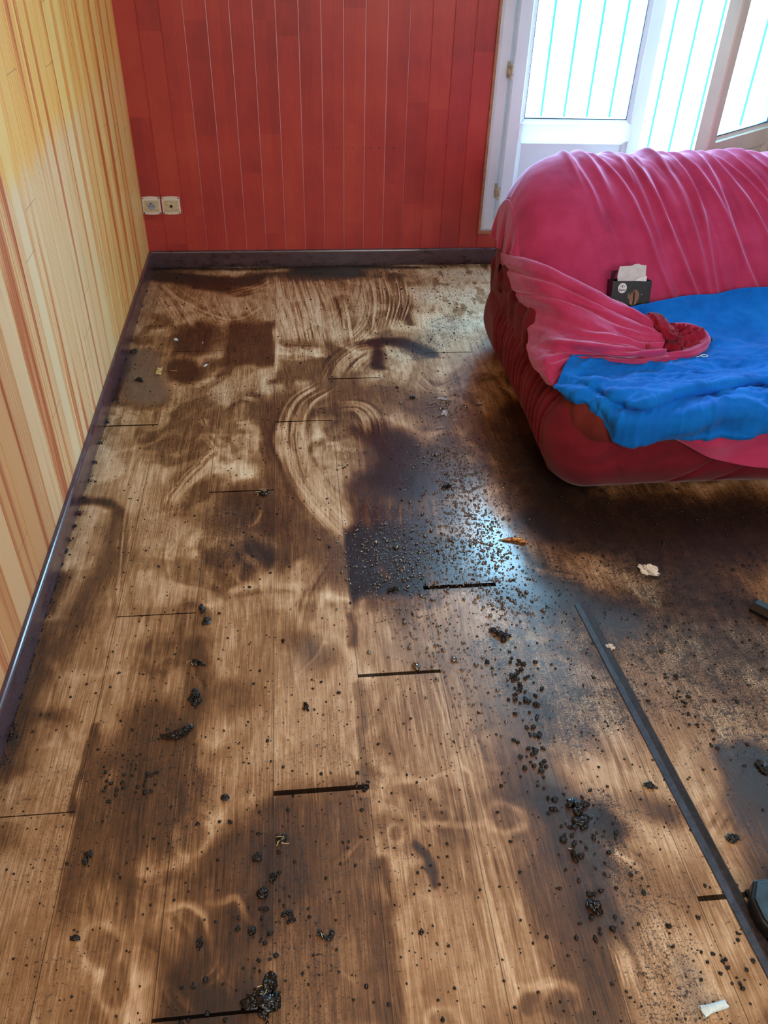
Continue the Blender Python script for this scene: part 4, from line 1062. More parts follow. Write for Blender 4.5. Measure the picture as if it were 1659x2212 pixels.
# ------------------------------------------------------------------ blue sheet
def blue_point(q):
    u, v, k, w = q
    return at(u, v, k, w)
Z, Y = 2, 1
rows = [
    [(1325, 672, Z, .40), (1400, 655, Z, .41), (1483, 640, Z, .418), (1541, 637, Z, .42), (1600, 625, Z, .435), (1662, 621, Z, .445), (1780, 616, Z, .445), (1900, 612, Z, .445)],
    [(1315, 700, Z, .37), (1395, 692, Z, .372), (1483, 684, Z, .378), (1545, 680, Z, .382), (1605, 674, Z, .388), (1668, 670, Z, .388), (1790, 666, Z, .388), (1915, 664, Z, .388)],
    [(1290, 738, Z, .345), (1385, 738, Z, .346), (1478, 735, Z, .346), (1548, 732, Z, .346), (1612, 730, Z, .346), (1680, 726, Z, .346), (1805, 720, Z, .346), (1940, 716, Z, .346)],
    [(1238, 776, Z, .342), (1330, 785, Z, .342), (1425, 785, Z, .340), (1505, 782, Z, .340), (1585, 778, Z, .338), (1670, 772, Z, .338), (1820, 765, Z, .338), (1960, 760, Z, .338)],
    [(1224, 790, Z, .338), (1306, 815, Z, .336), (1400, 822, Z, .334), (1490, 815, Z, .332), (1575, 808, Z, .332), (1675, 800, Z, .332), (1830, 795, Z, .332), (1975, 792, Z, .332)],
    [(1216, 803, Z, .338), (1288, 832, Z, .345), (1376, 870, Z, .356), (1460, 848, Z, .362), (1545, 834, Z, .364), (1650, 820, Z, .364), (1830, 816, Z, .364), (1985, 813, Z, .364)],
    [(1210, 815, Z, .330), (1284, 842, Z, .334), (1370, 882, Z, .328), (1462, 860, Z, .328), (1548, 846, Z, .328), (1653, 833, Z, .328), (1830, 843, Z, .330), (1985, 841, Z, .330)],
    [(1203, 826, Z, .322), (1282, 860, Z, .326), (1338, 908, Y, -2.004), (1450, 902, Y, -2.020), (1545, 890, Y, -2.020), (1650, 884, Y, -2.020), (1820, 880, Y, -2.020), (1975, 878, Y, -2.020)],
    [(1196, 838, Z, .310), (1281, 878, Z, .315), (1336, 944, Y, -1.998), (1400, 951, Y, -2.012), (1492, 934, Y, -2.014), (1600, 926, Y, -2.014), (1790, 924, Y, -2.014), (1955, 922, Y, -2.014)],
    [(1204, 842, Z, .298), (1286, 882, Z, .300), (1340, 938, Y, -1.986), (1402, 944, Y, -1.998), (1492, 929, Y, -2.0), (1600, 921, Y, -2.0), (1790, 918, Y, -2.0), (1955, 916, Y, -2.0)]]
P = net([[blue_point(q) for q in rw] for rw in rows], 300, 420)
r, c = np.meshgrid(np.linspace(0, 1, 300), np.linspace(0, 1, 420), indexing='ij')
N = normals(P)
if N[100, 200, 2] < 0: N = -N
X_, Y_ = P[..., 0], P[..., 1]
wr = 0
for k in range(5):
    a = (.15, -.35, .5, -.1, .9)[k]; fr_ = (9, 15, 21, 32, 44)[k]
    q = fbm((X_ * math.cos(a) + Y_ * math.sin(a)) * fr_ * .35 + k * 9, (-X_ * math.sin(a) + Y_ * math.cos(a)) * fr_ + k * 5, 2)
    wr = wr + (1 - np.abs(2 * q - 1) * 2.2) * (.0085, .006, .0045, .003, .002)[k]
flatm = .42 + .70 * sstep(r, .18, .42)
d = wr * flatm * 1.15
d += .007 * np.sin(2 * np.pi * (r * 5 + c * 2.4)) * sstep(r, .6, .8) * (.4 + vnoise(c * 7, r * 5))
P = P + N * d[..., None]
sheet = cloth('bed_sheet', P, M_blue, None, .0025)
tag(sheet, 'creased blue cotton sheet spread over the sofa seat with its edge hanging down', 'sheet')
# small ring clip lying on the sheet
pc_ = at(1521, 770, 2, .352)
ring_ = tube([pc_ + np.array([.011 * math.cos(a), .007 * math.sin(a), .003]) for a in np.linspace(0, 2 * math.pi * .97, 14)], [.0015, .0015], 60, 8, 1, 1, 0)
rc = empty('ring_clip', tuple(pc_)); tag(rc, 'tiny clear plastic ring clip lying on the blue sheet', 'clip')
cloth('ring', ring_ - pc_, M_tube, rc, 0, closed=True)
tl = tube([pc_ + np.array([-.010, .0, .003]), pc_ + np.array([-.020, -.004, .003]), pc_ + np.array([-.030, -.006, .002])], [.0016, .0012], 30, 8, 1, 1, 0)
cloth('tail', tl - pc_, M_tube, rc, 0, closed=True)

# ------------------------------------------------------------------ coffee carton
def text(body, size, mat, parent, loc_, rot=(math.pi / 2, 0, 0), name='lettering', bold=0.0):
    cu = bpy.data.curves.new(name, 'FONT'); cu.body = body; cu.size = size; cu.align_x = 'CENTER'; cu.align_y = 'CENTER'
    cu.extrude = .0002; cu.offset = bold; cu.resolution_u = 3
    tmp = bpy.data.objects.new('tmp', cu); C.objects.link(tmp)
    dg = bpy.context.evaluated_depsgraph_get()
    me = bpy.data.meshes.new_from_object(tmp.evaluated_get(dg)); bpy.data.objects.remove(tmp)
    o = link(name, me, mat, parent); o.location = loc_; o.rotation_euler = rot
    return o
top = at(1366, 607, 2, .475)
BW, BH, BD = .132, .125, .05
lean = math.radians(-14)
box = empty('carton', (top[0], top[1] - math.sin(-lean) * BH, top[2] - math.cos(lean) * BH))
box.rotation_euler = (lean, 0, math.radians(-2))
tag(box, 'opened black coffee carton with a white flap standing against the pink sofa back', 'box')
h_ = BW / 2; w_ = .0012
k = MB()
k.box((-h_, 0, 0), (h_, w_, BH)).box((-h_, BD - w_, 0), (h_, BD, BH)).box((-h_, 0, 0), (-h_ + w_, BD, BH)).box((h_ - w_, 0, 0), (h_, BD, BH)).box((-h_, 0, 0), (h_, BD, w_))
k.build('body', M_card, box, bevel=.0006)
# white flap rising out of the front edge, folded and torn
fl = MB()
pf = [(-.048, .004, BH - .004), (.045, .004, BH - .004), (.044, .006, BH + .012), (.047, .020, BH + .047), (.030, .020, BH + .048), (.022, .021, BH + .052), (.008, .021, BH + .051), (.000, .020, BH + .046), (-.042, .018, BH + .044), (-.050, .008, BH + .014)]
fl.add(pf + [(x, y + .0012, z) for x, y, z in pf], [tuple(range(10)), tuple(range(19, 9, -1))] + [(i, 10 + i, 10 + (i + 1) % 10, (i + 1) % 10) for i in range(10)])
fo = fl.build('flap', M_cardin, box)
t2 = MB(); pf = [(.006, .0, BH + .001), (.046, .0, BH - .001), (.046, .0, BH + .016), (.020, .001, BH + .011)]
t2.add(pf + [(x, y + .001, z) for x, y, z in pf], [(0, 1, 2, 3), (7, 6, 5, 4)] + [(i, 4 + i, 4 + (i + 1) % 4, (i + 1) % 4) for i in range(4)]); t2.build('torn_lip', M_logo, box)
t3 = MB(); pf = [(-h_, .002, BH), (-h_ + .004, BD - .01, BH), (-h_ + .026, BD - .012, BH + .028), (-h_ - .004, .010, BH + .030)]
t3.add(pf + [(x, y, z + .001) for x, y, z in pf], [(0, 1, 2, 3), (7, 6, 5, 4)] + [(i, 4 + i, 4 + (i + 1) % 4, (i + 1) % 4) for i in range(4)]); t3.build('side_flap', M_card, box)
circ = lambda rx, rz, n=32: [(rx * math.cos(2 * math.pi * i / n), rz * math.sin(2 * math.pi * i / n)) for i in range(n)]
lx, lz = -.0315, BH - .0225
disc = MB().prism(circ(.0145, .0165), lambda q, t: (q[0] + lx, -t, q[1] + lz), 0, .0006).build('logo_disc', M_logo, box)
# emblem: two arrow heads either side of a C shape
em = MB()
em.prism([(-.0085, .0035), (-.0045, .0065), (-.0050, .0045), (-.0062, .0035), (-.0050, .0025), (-.0045, .0005)], lambda q, t: (q[0] + lx, -t, q[1] + lz + .002), .0006, .0009)
em.prism([(.0080, .0035), (.0042, .0005), (.0048, .0027), (.0060, .0035), (.0048, .0045), (.0042, .0065)], lambda q, t: (q[0] + lx, -t, q[1] + lz + .002), .0006, .0009)
em.prism([(-.0030, .0035), (-.0022, .0060), (.0005, .0078), (.0022, .0076), (.0022, .0056), (.0008, .0052), (-.0002, .0035), (.0008, .0018), (.0022, .0014), (.0022, -.0006), (.0005, -.0008), (-.0022, .0010)], lambda q, t: (q[0] + lx, -t, q[1] + lz + .002), .0006, .0009)
em.build('emblem', M_ink, box)
text('Extra', .0098, M_ink, box, (lx, -.0009, lz - .0062), bold=.0002)
bn = MB()
bn.prism(circ(.0155, .026), lambda q, t: (q[0] + .0115 + q[1] * .1, -t, q[1] + BH - .054), 0, .0006); bo = bn.build('bean_picture', M_bean, box)
MB().prism([(-.0035, .020), (.0005, .022), (.001, .008), (.003, -.008), (.001, -.022), (-.004, -.021), (-.003, -.006), (-.005, .006)], lambda q, t: (q[0] + .0115, -t, q[1] + BH - .054), .0006, .001).build('bean_crease', M_dark, bo)
MB().box((.040, -.0006, BH - .083), (.060, 0, BH - .072)).build('gold_label', M_gold, box)
MB().box((-.010, -.0006, BH - .056), (-.005, 0, BH - .040)).build('gold_label', M_gold, box)
MB().prism(circ(.0014, .0014, 10), lambda q, t: (q[0] + .036, -t, q[1] + BH - .043), 0, .0006).build('print_dot', M_logo, box)

# ------------------------------------------------------------------ things on the floor
def floor_thing(name, u, v, label, cat, group=None, z=0.0):
    p = at(u, v, 2, z); e = empty(name, tuple(p)); tag(e, label, cat, group); return e
# loose dark cover strip with a smooth and a ribbed half
A0 = at(1253, 1306)[:2]; A1 = at(1659, 2078)[:2]; dv = A1 - A0; dv /= np.hypot(*dv); A1 = A0 + dv * 1.12
sd = np.array([dv[1], -dv[0]])                      # across the strip (towards -x when positive)
if sd[0] > 0: sd = -sd
st = empty('floor_cover_strip', (A0[0], A0[1], 0)); tag(st, 'long loose dark floor strip with a smooth half and a ribbed half', 'floor strip')
L_ = float(np.hypot(*(A1 - A0)))
def strip_part(nm, prof_, mat):
    MB().prism(prof_, lambda q, t: (sd[0] * q[0] + dv[0] * t, sd[1] * q[0] + dv[1] * t, q[1]), 0, L_).build(nm, mat, st)
M_strip = plain('grey_strip_metal', (62, 70, 84), .28, .25, 90); M_rib = plain('brown_ribbed_strip', (58, 48, 46), .4, .3, 120)
strip_part('smooth_half', [(.0165, .0005), (.0155, .003), (.0025, .0052), (.0015, .0046), (.0015, .0005)], M_strip)
rp = [(.0012, .0005), (.0012, .0045)]
for i in range(7):
    x = .0002 - i * .0021; rp += [(x, .0052), (x - .0012, .0052), (x - .0015, .0042), (x - .0019, .0042)]
rp += [(-.0165, .003), (-.0172, .0005)]
strip_part('ribbed_half', rp[::-1], M_rib)

def blob(name, V, F, mat, parent=None, smooth=True):
    return link(name, mesh(name, V, F, smooth), mat, parent)
VI4, FI4 = ico(1, 4); VI3, FI3 = ico(1, 3); VI2, FI2 = ico(1, 2); VI1, FI1 = ico(1, 1)

def clump(u, v, label, sizes, seed, splinters=0, group=None, name='char_clump', cat='char clump'):
    """wet charred lump made of several fused wrinkled lobes; sizes: (du, dv, rx, ry, rz, ang) in mm"""
    e = floor_thing(name, u, v, label, cat, group)
    Vs, Fs, n = [], [], 0
    for k, (dx, dy, rx, ry, rz, an) in enumerate(sizes):
        V = lumpy(VI4, .42, 3.2, seed + k * 2.3); V = V * (1 + .10 * np.sin(V[:, :1] * 17 + seed) * np.sin(V[:, 1:2] * 15))
        V = V * np.array([rx, ry, rz]) / 1000
        a = math.radians(an); R_ = np.array([[math.cos(a), -math.sin(a), 0], [math.sin(a), math.cos(a), 0], [0, 0, 1]])
        V = V @ R_.T + np.array([dx / 1000, dy / 1000, rz * .55 / 1000]); V[:, 2] = np.maximum(V[:, 2], 0.0002)
        Vs.append(V); Fs += [tuple(i + n for i in f) for f in FI4]; n += len(V)
    blob('lump', np.concatenate(Vs), Fs, M_char, e)
    if splinters:
        k_ = MB()
        for _ in range(splinters):
            x, y = random.uniform(-.016, .016), random.uniform(-.016, .016); a = random.uniform(0, 3.14); l = random.uniform(.004, .010)
            c_, s_ = math.cos(a), math.sin(a); z = random.uniform(.006, .013)
            k_.box((-l, -.0006, -.0005), (l, .0006, .0005), Matrix.Translation((x, y, z)) @ Matrix.Rotation(a, 4, 'Z') @ Matrix.Rotation(random.uniform(-.5, .5), 4, 'Y'))
        tag(k_.build('splinters', M_straw, e), kind='stuff')
    return e
clump(385, 1588, 'long curved wet charred lump on the dark plank, lower left', [(-18, -3, 15, 6, 5, 5), (0, 0, 14, 8, 8, 15), (14, 7, 13, 7, 8, 45), (24, 16, 8, 5, 5, 50)], 1)
clump(435, 1322, 'upright wet charred lump at the end of a plank joint', [(0, 12, 6, 10, 6, 10), (3, 2, 5, 8, 5, 0)], 2)
clump(445, 1342, 'dull grey ragged charred lump just below a plank joint', [(2, 4, 9, 7, 5, 60), (0, -6, 8, 7, 4, 0)], 3)
clump(422, 1432, 'charred lump with a loose flap beside the dark streak', [(0, 0, 10, 7, 6, 0), (14, -5, 10, 4, 4, -30)], 4, 2)
clump(420, 1505, 'heap of wet charred crumbs at the top of the dark streak', [(0, 12, 6, 8, 7, 0), (2, 0, 10, 7, 9, 20), (-6, -8, 7, 6, 6, 0), (8, -12, 9, 6, 5, -10), (3, -22, 8, 5, 5, 10)], 5)
clump(565, 2150, 'large glossy wet charred lump at the bottom with straw splinters', [(-14, -12, 17, 11, 10, 15), (8, -14, 17, 10, 11, -10), (4, 2, 15, 8, 8, 25), (14, 14, 10, 10, 9, 0), (16, 24, 9, 8, 8, 0), (24, -12, 7, 11, 8, 0), (4, -28, 8, 8, 5, 0)], 6, 5)
clump(566, 1068, 'tangle of charred bits and pale threads on the dark patch by a joint', [(-10, 3, 9, 6, 5, 0), (6, -3, 11, 7, 6, -20), (-2, 10, 7, 5, 5, 0), (16, 6, 7, 5, 4, 0)], 7, 9)
clump(1080, 1370, 'dark ragged charred lump in the grey soot right of the lower plank joint', [(-14, 10, 11, 6, 6, -40), (-2, -2, 10, 7, 7, -40), (12, -8, 12, 6, 6, -20), (4, -22, 7, 5, 5, 0)], 8)
clump(1245, 1745, 'cluster of black charred crumbs beside the pale tongue of clean wood', [(-8, 10, 12, 7, 8, 30), (6, 4, 11, 8, 7, 10), (0, -10, 9, 8, 7, 0), (20, 6, 8, 6, 5, 0)], 9)
clump(1284, 1960, 'glossy round black lump at the lower end of the soot trail', [(0, 0, 10, 9, 9, 0), (-7, 4, 7, 6, 6, 0), (5, -8, 7, 6, 5, 0)], 10)
clump(1400, 1698, 'black lump close to the left side of the loose floor strip', [(0, 0, 9, 6, 6, 0), (8, -4, 6, 4, 4, 20)], 11)
clump(1252, 1775, 'flat flaky black lump over the blue-black smear', [(0, 0, 14, 8, 4, -15), (12, 5, 9, 7, 4, 30)], 12)
clump(1240, 1850, 'small pointed charred lump in the brown trail', [(0, 5, 4, 8, 7, 10), (2, -6, 5, 6, 5, 0)], 13, 1)
clump(568, 1933, 'round wet black lump beside the left edge of a dark plank', [(0, 0, 9, 7, 8, 20), (-4, 4, 6, 5, 5, 0)], 14)
clump(555, 1855, 'small wet black lump above the round one', [(0, 0, 8, 5, 5, 0), (2, 5, 5, 5, 4, 0)], 15)
clump(588, 1898, 'ragged wet lump on the left edge of the dark plank', [(0, 0, 5, 6, 6, 0), (4, 5, 5, 4, 4, 0)], 16)
clump(486, 1725, 'lone round black lump left of the widest dark joint', [(0, 0, 7, 6, 6, 0)], 17)
clump(622, 1978, 'hook-shaped wet lump on the dark plank', [(-6, 2, 6, 4, 4, 20), (2, 5, 5, 4, 5, 0), (6, -2, 4, 5, 4, 0), (8, -9, 5, 4, 4, 0)], 18)
clump(705, 2020, 'v-shaped wet lump in the middle of the dark plank', [(-12, 4, 4, 5, 5, 0), (-4, -4, 6, 3, 3, -40), (6, -6, 5, 4, 4, 0), (10, 2, 4, 5, 4, 0)], 19, 1)
clump(610, 1815, 'crumbly wet lump with straw bits at the head of the dark plank', [(0, 0, 8, 6, 5, 0), (4, 8, 5, 5, 4, 0), (-8, -2, 5, 4, 3, 0)], 20, 4)
clump(548, 2010, 'glossy reddish-black lump above the big bottom lump', [(0, 0, 4, 6, 6, 0), (-3, -5, 4, 4, 4, 0)], 21)
clump(432, 2038, 'oval wet black lump on the brown footprint', [(0, 0, 5, 6, 6, 0), (-2, -7, 3, 4, 3, 0)], 22)
clump(190, 1858, 'black lump pair on the left seam of the dark boards', [(0, 10, 7, 6, 5, 0), (-4, -4, 5, 6, 6, 0)], 23)
clump(162, 2028, 'flat black lump near the lower left corner', [(0, 0, 7, 4, 5, 0)], 24)
clump(850, 1275, 'black curled lump in the dark pool near its lower edge', [(-6, 0, 10, 4, 5, 10), (6, 3, 8, 5, 5, 0)], 25)
clump(965, 1052, 'black curled lump among shiny droplets at the right of the pool', [(-4, -2, 12, 5, 6, 20), (8, 4, 6, 5, 5, 0)], 26)
clump(890, 860, 'small black lump on the brown boards above the pool', [(0, 0, 9, 7, 6, 0), (4, 4, 5, 5, 4, 0)], 27)
clump(660, 1528, 'cluster of small charred crumbs on the pale middle board', [(0, 8, 4, 4, 4, 0), (2, 0, 5, 5, 5, 0), (-4, -6, 3, 3, 3, 0), (5, -10, 3, 3, 3, 0)], 28)
clump(300, 822, 'shiny black lump in the grey-brown puddle by the left baseboard', [(0, 0, 12, 7, 8, -15), (10, -8, 8, 3, 3, -30)], 29, 1)
clump(288, 762, 'wet charred lump touching the left baseboard', [(0, 0, 10, 8, 7, 0), (8, 8, 6, 5, 8, 0)], 30)
clump(1650, 1655, 'glossy black lump in the dark puddle at the right edge', [(-8, 6, 8, 7, 5, 0), (-4, -8, 9, 9, 5, 0)], 31)
clump(1580, 1812, 'flat black lump right of the loose floor strip', [(0, 0, 10, 8, 5, 0), (10, 2, 6, 5, 4, 0)], 32)

# papers and plastic bits
def crumple(u, v, label, name, cat, rx, ry, rz, ang, mat, seed):
    e = floor_thing(name, u, v, label, cat)
    V = lumpy(VI4, .55, 2.6, seed); V = V + .12 * np.sign(np.sin(V * 9 + seed)) * np.abs(np.sin(V[:, [1, 2, 0]] * 7))
    V = V * np.array([rx, ry, rz]); a = math.radians(ang); c_, s_ = math.cos(a), math.sin(a)
    V = V @ np.array([[c_, -s_, 0], [s_, c_, 0], [0, 0, 1]]).T; V[:, 2] += rz * .6; V[:, 2] = np.maximum(V[:, 2], .0003)
    blob('sheet', V, FI4, mat, e, False); return e
crumple(1400, 1236, 'crumpled white paper scrap on the dark floor in front of the sofa', 'paper_scrap', 'paper', .024, .012, .012, -40, M_paper, 2)
crumple(745 + 820, 1462, 'tiny torn white paper scrap right of the floor strip', 'paper_scrap', 'paper', .007, .004, .003, 20, M_paper, 8) if False else None
crumple(1318, 1400, 'small soiled paper ball against the right side of the floor strip', 'paper_scrap', 'paper', .009, .006, .006, -30, M_paper, 5)
# white tube, squashed at one end
e = floor_thing('plastic_tube', 1540, 2180, 'short white plastic tube with a squashed end at the bottom right', 'tube')
T_ = []
for i, t in enumerate(np.linspace(-1, 1, 24)):
    ring_p = []
    for k in range(20):
        a = 2 * math.pi * k / 20; sq = sstep(np.array(-t), .2, 1.0)
        ry = .0062 * (1 + .5 * sq); rz = .0062 * (1 - .45 * sq)
        y, z = ry * math.cos(a), rz * math.sin(a) + .0064 - .002 * sq
        x = t * .023 + .0015 * math.sin(3 * a) * (i in (0, 23)); ca, sa = math.cos(.16), math.sin(.16)
        ring_p.append((x * ca - y * sa, x * sa + y * ca, max(z, .0003)))
    T_.append(ring_p)
cloth('tube_wall', np.array(T_), M_tube, e, .0012, closed=True)
# yellowed foil strip in the puddle
M_foil = plain('yellowed_foil', (214, 190, 126), .3, .35, 120)
e = floor_thing('foil_strip', 344, 804, 'yellowed folded wrapper strip in the puddle by the left wall', 'wrapper')
P = net([[(-.010, .030, .004), (0, .030, .002), (.010, .031, .004)], [(-.009, .012, .003), (0, .012, .006), (.009, .012, .002)], [(-.008, -.004, .008), (0, -.006, .003), (.010, -.008, .007)], [(-.012, -.024, .002), (0, -.026, .005), (.010, -.025, .002)]], 30, 16)
P[..., 2] += .0015 * (fbm(P[..., 0] * 300, P[..., 1] * 200, 2) - .3) + .0006
cloth('foil', P, M_foil, e, .0008)
def chip(u, v, label, l, w, ang, mat, name, cat, z=.0015):
    e = floor_thing(name, u, v, label, cat)
    M_ = Matrix.Rotation(math.radians(ang), 4, 'Z')
    MB().box((-l, -w, .0002), (l, w, z), M_).build('chip', mat, e, bevel=.0004)
chip(444, 790, 'small white plastic chip right of the dark board end', .010, .0035, 62, M_tube, 'plastic_chip', 'plastic chip', .003)
chip(438, 741, 'thin white sliver standing out on the dark board', .008, .0012, 85, M_tube, 'plastic_sliver', 'plastic sliver', .002)
chip(375, 801, 'pale straw splinter across a plank seam', .016, .0007, -14, M_straw, 'straw_splinter', 'splinter')
chip(1484 + 118, 1951, 'curled pale fibre lying on the floor strip', .006, .0008, -15, M_straw, 'fibre', 'fibre', .0066) if False else None
crumple(380, 735, 'tiny bluish-white crumb of plastic on a plank seam', 'plastic_crumb', 'crumb', .006, .006, .005, 0, M_tube, 3)
chip(1035, 876, 'short black stick on the bright wet floor beside the sofa', .011, .002, -4, M_black, 'black_stick', 'stick', .004)
# pale soggy scraps right of the pool's upper part
for u, v, l, w, a, lb in ((960, 893, .020, .010, 70, 'wet whitish torn film scrap left of the black stick'), (955, 862, .018, .009, -20, 'wide soggy pale scrap above the torn film scrap'), (948, 925, .016, .0035, 15, 'narrow pale soggy scrap lowest of its trail'), (982, 908, .010, .003, 25, 'narrow pale soggy scrap in the middle of its trail'), (1005, 895, .008, .002, 25, 'shortest pale soggy scrap nearest the sofa')):
    e = floor_thing('film_scrap', u, v, lb, 'plastic film', None)
    P = net([[(-l, -w, .001), (0, -w * 1.1, .0025), (l, -w * .7, .001)], [(-l * .8, 0, .002), (0, 0, .001), (l * 1.1, 0, .002)], [(-l, w, .001), (0, w * .8, .0025), (l * .7, w, .001)]], 18, 18)
    P[..., 2] += .002 * vnoise(P[..., 0] * 400 + u, P[..., 1] * 400)
    ca, sa = math.cos(math.radians(a)), math.sin(math.radians(a)); P = P @ np.array([[ca, -sa, 0], [sa, ca, 0], [0, 0, 1]]).T
    cloth('film', P, M_film, e, .0005)
# bright striped wrapper
M_wr = NT('red_and_yellow_wrapper'); _w = M_wr.noise(M_wr.map(M_wr.co, (130, 60, 60)), 1.0, 2)
M_wrap = M_wr.set(color=M_wr.ramp(_w, [(0.36, lin((30, 14, 14))), (0.42, lin((190, 50, 30))), (0.52, lin((236, 190, 90))), (0.6, lin((90, 26, 24))), (0.7, lin((220, 140, 60)))]), rough=.3)
e = floor_thing('sweet_wrapper', 1110, 1168, 'twisted red and yellow wrapper at the edge of the soot in front of the sofa', 'wrapper')
T_ = tube([(-.035, .004, .003), (-.015, .002, .005), (.005, .000, .006), (.020, -.006, .006), (.034, -.014, .004)], [.003, .005, .007, .009, .004], 70, 14, 3, .55, .6)
T_[..., 2] = np.maximum(T_[..., 2], .0003); cloth('foil', T_, M_wrap, e, 0, closed=True)

# black bar and black tool at the right edge of the view
p0 = at(1632, 1303, 2, .02)
bar = empty('black_bar', (p0[0], p0[1], 0)); tag(bar, 'black bar with chamfered edges poking in at the right of the floor', 'bar')
sec = [(-.020, .0), (-.020, .012), (-.012, .026), (.008, .030), (.018, .022), (.020, .0)]
an = math.radians(-50); ca, sa = math.cos(an), math.sin(an)
MB().prism(sec, lambda q, t: (ca * t - sa * q[0], sa * t + ca * q[0], q[1]), -.006, .24).build('body', M_black, bar, bevel=.003)
MB().prism([(-.010, .0275), (.006, .0305), (.006, .0312), (-.010, .0285)], lambda q, t: (ca * t - sa * q[0], sa * t + ca * q[0], q[1]), .002, .235).build('top_face', M_bluegrey, bar)
p0 = at(1650, 1965, 2, .03)
tool = empty('black_device', (p0[0] + .035, p0[1], 0)); tag(tool, 'black plastic device with a blue-grey face beside the lower end of the floor strip', 'device')
oct_ = [(-.052, -.02), (-.045, -.040), (-.02, -.05), (.06, -.05), (.07, .03), (.05, .055), (-.03, .055), (-.052, .02)]
MB().prism(oct_, lambda q, t: (q[0], q[1], t), .006, .036).build('housing', M_black, tool, bevel=.005)
MB().prism([(x * .88, y * .88) for x, y in oct_], lambda q, t: (q[0], q[1], t), .036, .040).build('face', M_bluegrey, tool, bevel=.002)
MB().prism([(x * .55, y * .55) for x, y in oct_], lambda q, t: (q[0] + .004, q[1], t), .040, .0412).build('recess', M_black, tool)
MB().box((-.040, -.05, 0), (-.02, -.03, .008)).build('foot', M_black, tool); MB().box((.03, -.05, 0), (.05, -.03, .008)).build('foot', M_black, tool)
MB().box((-.040, .03, 0), (-.02, .05, .008)).build('foot', M_black, tool); MB().box((.03, .03, 0), (.05, .05, .008)).build('foot', M_black, tool)

# ------------------------------------------------------------------ scattered small lumps and grit
# countable small lumps: copies of four shapes
protos = []
for k in range(4):
    V = lumpy(VI3, .5, 3.0, 11 + k * 1.7) * np.array([1, .8, .7]); V[:, 2] += .42; V[:, 2] = np.maximum(V[:, 2], .01)
    me = mesh('char_crumb', V, FI3, True); me.materials.append(M_char); protos.append(me)
def band(pts, n, w, s0, s1):
    P = curve(pts, 10); L = np.r_[0, np.cumsum(np.hypot(*np.diff(P, axis=0).T))]
    out = []
    for _ in range(n):
        t = rng.random() * L[-1]; i = min(np.searchsorted(L, t), len(P) - 1)
        q = P[i] + rng.normal(0, w, 2); out.append((q[0], q[1], rng.uniform(s0, s1)))
    return out
sp = []
sp += band([(1105, 1400), (1150, 1560), (1165, 1680), (1230, 1800), (1275, 1900), (1300, 2040)], 105, .018, .0022, .0060)
sp += band([(1240, 1690), (1310, 1880), (1390, 1900)], 18, .02, .002, .005)
sp += band([(1450, 1450), (1490, 1540), (1530, 1600)], 26, .018, .002, .005)
sp += band([(1480, 1900), (1560, 2100)], 18, .04, .002, .004)
sp += band([(255, 1600), (240, 1700)], 14, .02, .0022, .0045); sp += band([(300, 1560), (310, 1700)], 14, .015, .0022, .005)
sp += band([(560, 1760), (600, 1950), (550, 2120)], 30, .035, .0018, .0045); sp += band([(830, 1650), (880, 1900), (1000, 2100)], 20, .06, .0015, .003)
sp += band([(400, 1940), (470, 2150)], 16, .05, .002, .0045); sp += band([(780, 1560), (790, 1700)], 10, .01, .002, .0035)
sp += band([(980, 730), (880, 700), (820, 770)], 14, .03, .002, .004)
for x, y, s_ in sp[:290]:
    if not (0.03 < x < 2.4 and y < -.03): continue
    o = bpy.data.objects.new('char_crumb', protos[int(rng.integers(4))]); C.objects.link(o)
    o.location = (x, y, 0.0); o.scale = (s_, s_, s_); o.rotation_euler = (0, 0, rng.uniform(0, 6.28))
    tag(o, 'small loose black char crumb, one of many strewn over the wet floorboards', 'char crumb', 'small char crumbs strewn over the floor')

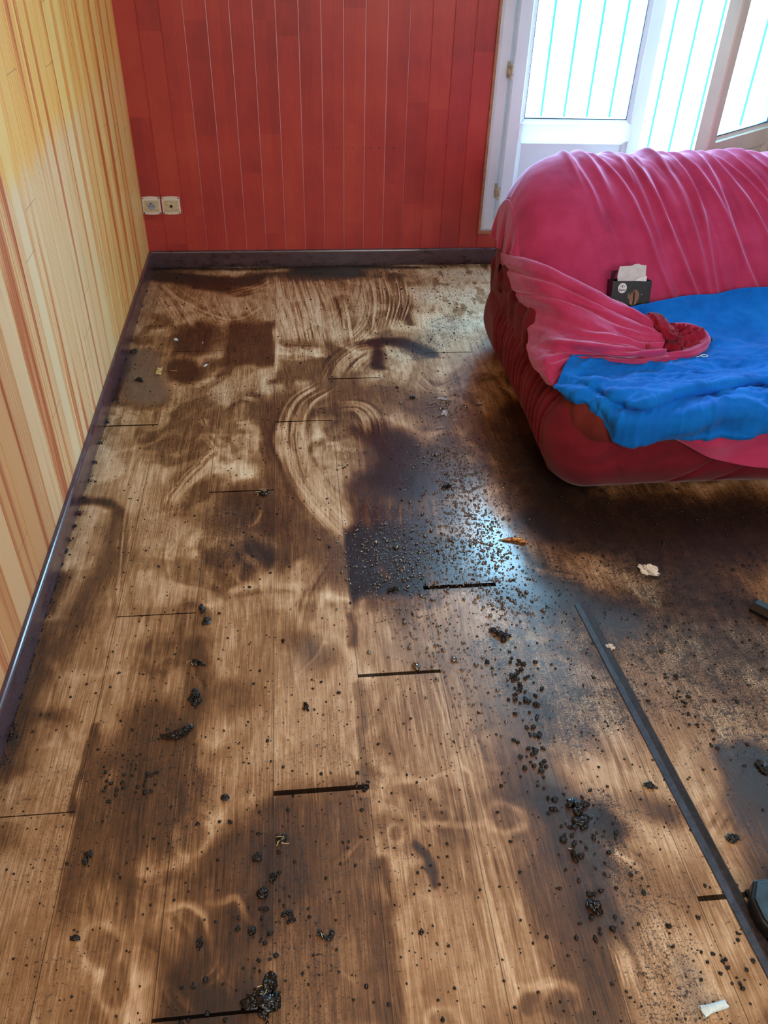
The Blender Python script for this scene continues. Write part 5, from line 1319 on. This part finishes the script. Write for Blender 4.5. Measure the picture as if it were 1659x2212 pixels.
# beads of sooty water and fine grit: beyond counting
def scatter(name, mat, pts, sizes, flat, label, cat, V0, F0):
    n = len(pts); V0 = np.array(V0); F0 = np.array(F0)
    a = rng.uniform(0, 6.28, n); e_ = rng.uniform(.65, 1.35, n)
    X = V0[None, :, 0] * sizes[:, None] * e_[:, None]; Y = V0[None, :, 1] * sizes[:, None]
    jit = 1 + .35 * np.sin(V0[None, :, 0] * 3 + a[:, None] * 5) * np.cos(V0[None, :, 1] * 4 + a[:, None] * 9)
    Z_ = (V0[None, :, 2] * flat + flat * .45) * sizes[:, None]
    x = pts[:, :1] + (X * np.cos(a)[:, None] - Y * np.sin(a)[:, None]) * jit; y = pts[:, 1:2] + (X * np.sin(a)[:, None] + Y * np.cos(a)[:, None]) * jit
    V = np.stack([x, y, np.maximum(Z_, .00005)], -1).reshape(-1, 3)
    F = (F0[None] + (np.arange(n) * len(V0))[:, None, None]).reshape(-1, 3)
    me = bpy.data.meshes.new(name)
    me.vertices.add(len(V)); me.vertices.foreach_set('co', V.astype(np.float32).ravel())
    me.loops.add(F.size); me.loops.foreach_set('vertex_index', F.ravel().astype(np.int32))
    me.polygons.add(len(F)); me.polygons.foreach_set('loop_start', np.arange(0, F.size, 3, dtype=np.int32))
    me.polygons.foreach_set('use_smooth', np.ones(len(F), bool)); me.update()
    return tag(link(name, me, mat), label, cat, kind='stuff')
def sample(n, field, thr):
    X = rng.uniform(.02, 2.4, n * 6); Y = rng.uniform(-3.58, -.02, n * 6)
    i = np.clip(np.searchsorted(fy, Y), 0, ny - 1); j = np.clip(np.searchsorted(fx, X), 0, nx - 1)
    clus = fbm(X * 22, Y * 22, 3)
    p_ = np.clip((field[i, j] - thr), 0, 1) ** 1.4 * sstep(clus, .30, .65)
    k = np.argsort(-(p_ - rng.random(len(X)) * p_.max() * .9))[:n]
    return np.stack([X[k], Y[k]], 1)
g1 = sample(7000, grit, .30)
g2 = np.stack([rng.uniform(.02, 2.2, 3500), rng.uniform(-3.58, -.02, 3500)], 1)
PB = np.array([q[:2] for q in band([(310, 600), (205, 1000), (100, 1300), (10, 1600)], 700, .006, 0, 1) + band([(330, 580), (1085, 575)], 260, .006, 0, 1)])
PB[:, 0] = np.clip(PB[:, 0], .015, 3); PB[:, 1] = np.clip(PB[:, 1], -3.5, -.015)
pts = np.concatenate([g1, g2, PB])
pts = pts[~((pts[:, 0] > 1.44) & (pts[:, 1] > -1.90))]
scatter('soot_grit', M_char, pts, rng.gamma(2.2, .00055, len(pts)) + .0005, .6, 'fine black soot grit strewn over all the floorboards', 'grit', VI1, FI1)
# shiny beads in the pool
bp_ = np.array([q[:2] for q in band([(800, 1180), (860, 1240), (950, 1180)], 1300, .09, 0, 1) + band([(960, 950), (1000, 1050), (1020, 1180)], 1500, .055, 0, 1) + band([(850, 980), (960, 880)], 350, .07, 0, 1) + band([(1050, 1150), (1060, 1240), (1120, 1330)], 700, .05, 0, 1) + band([(900, 1320), (1000, 1480), (1040, 1560)], 380, .06, 0, 1)])
scatter('sooty_water_beads', M_bead, bp_, rng.gamma(2.0, .0007, len(bp_)) + .0006, .75, 'glossy beads of sooty water in and around the dark pool', 'water beads', VI2, FI2)
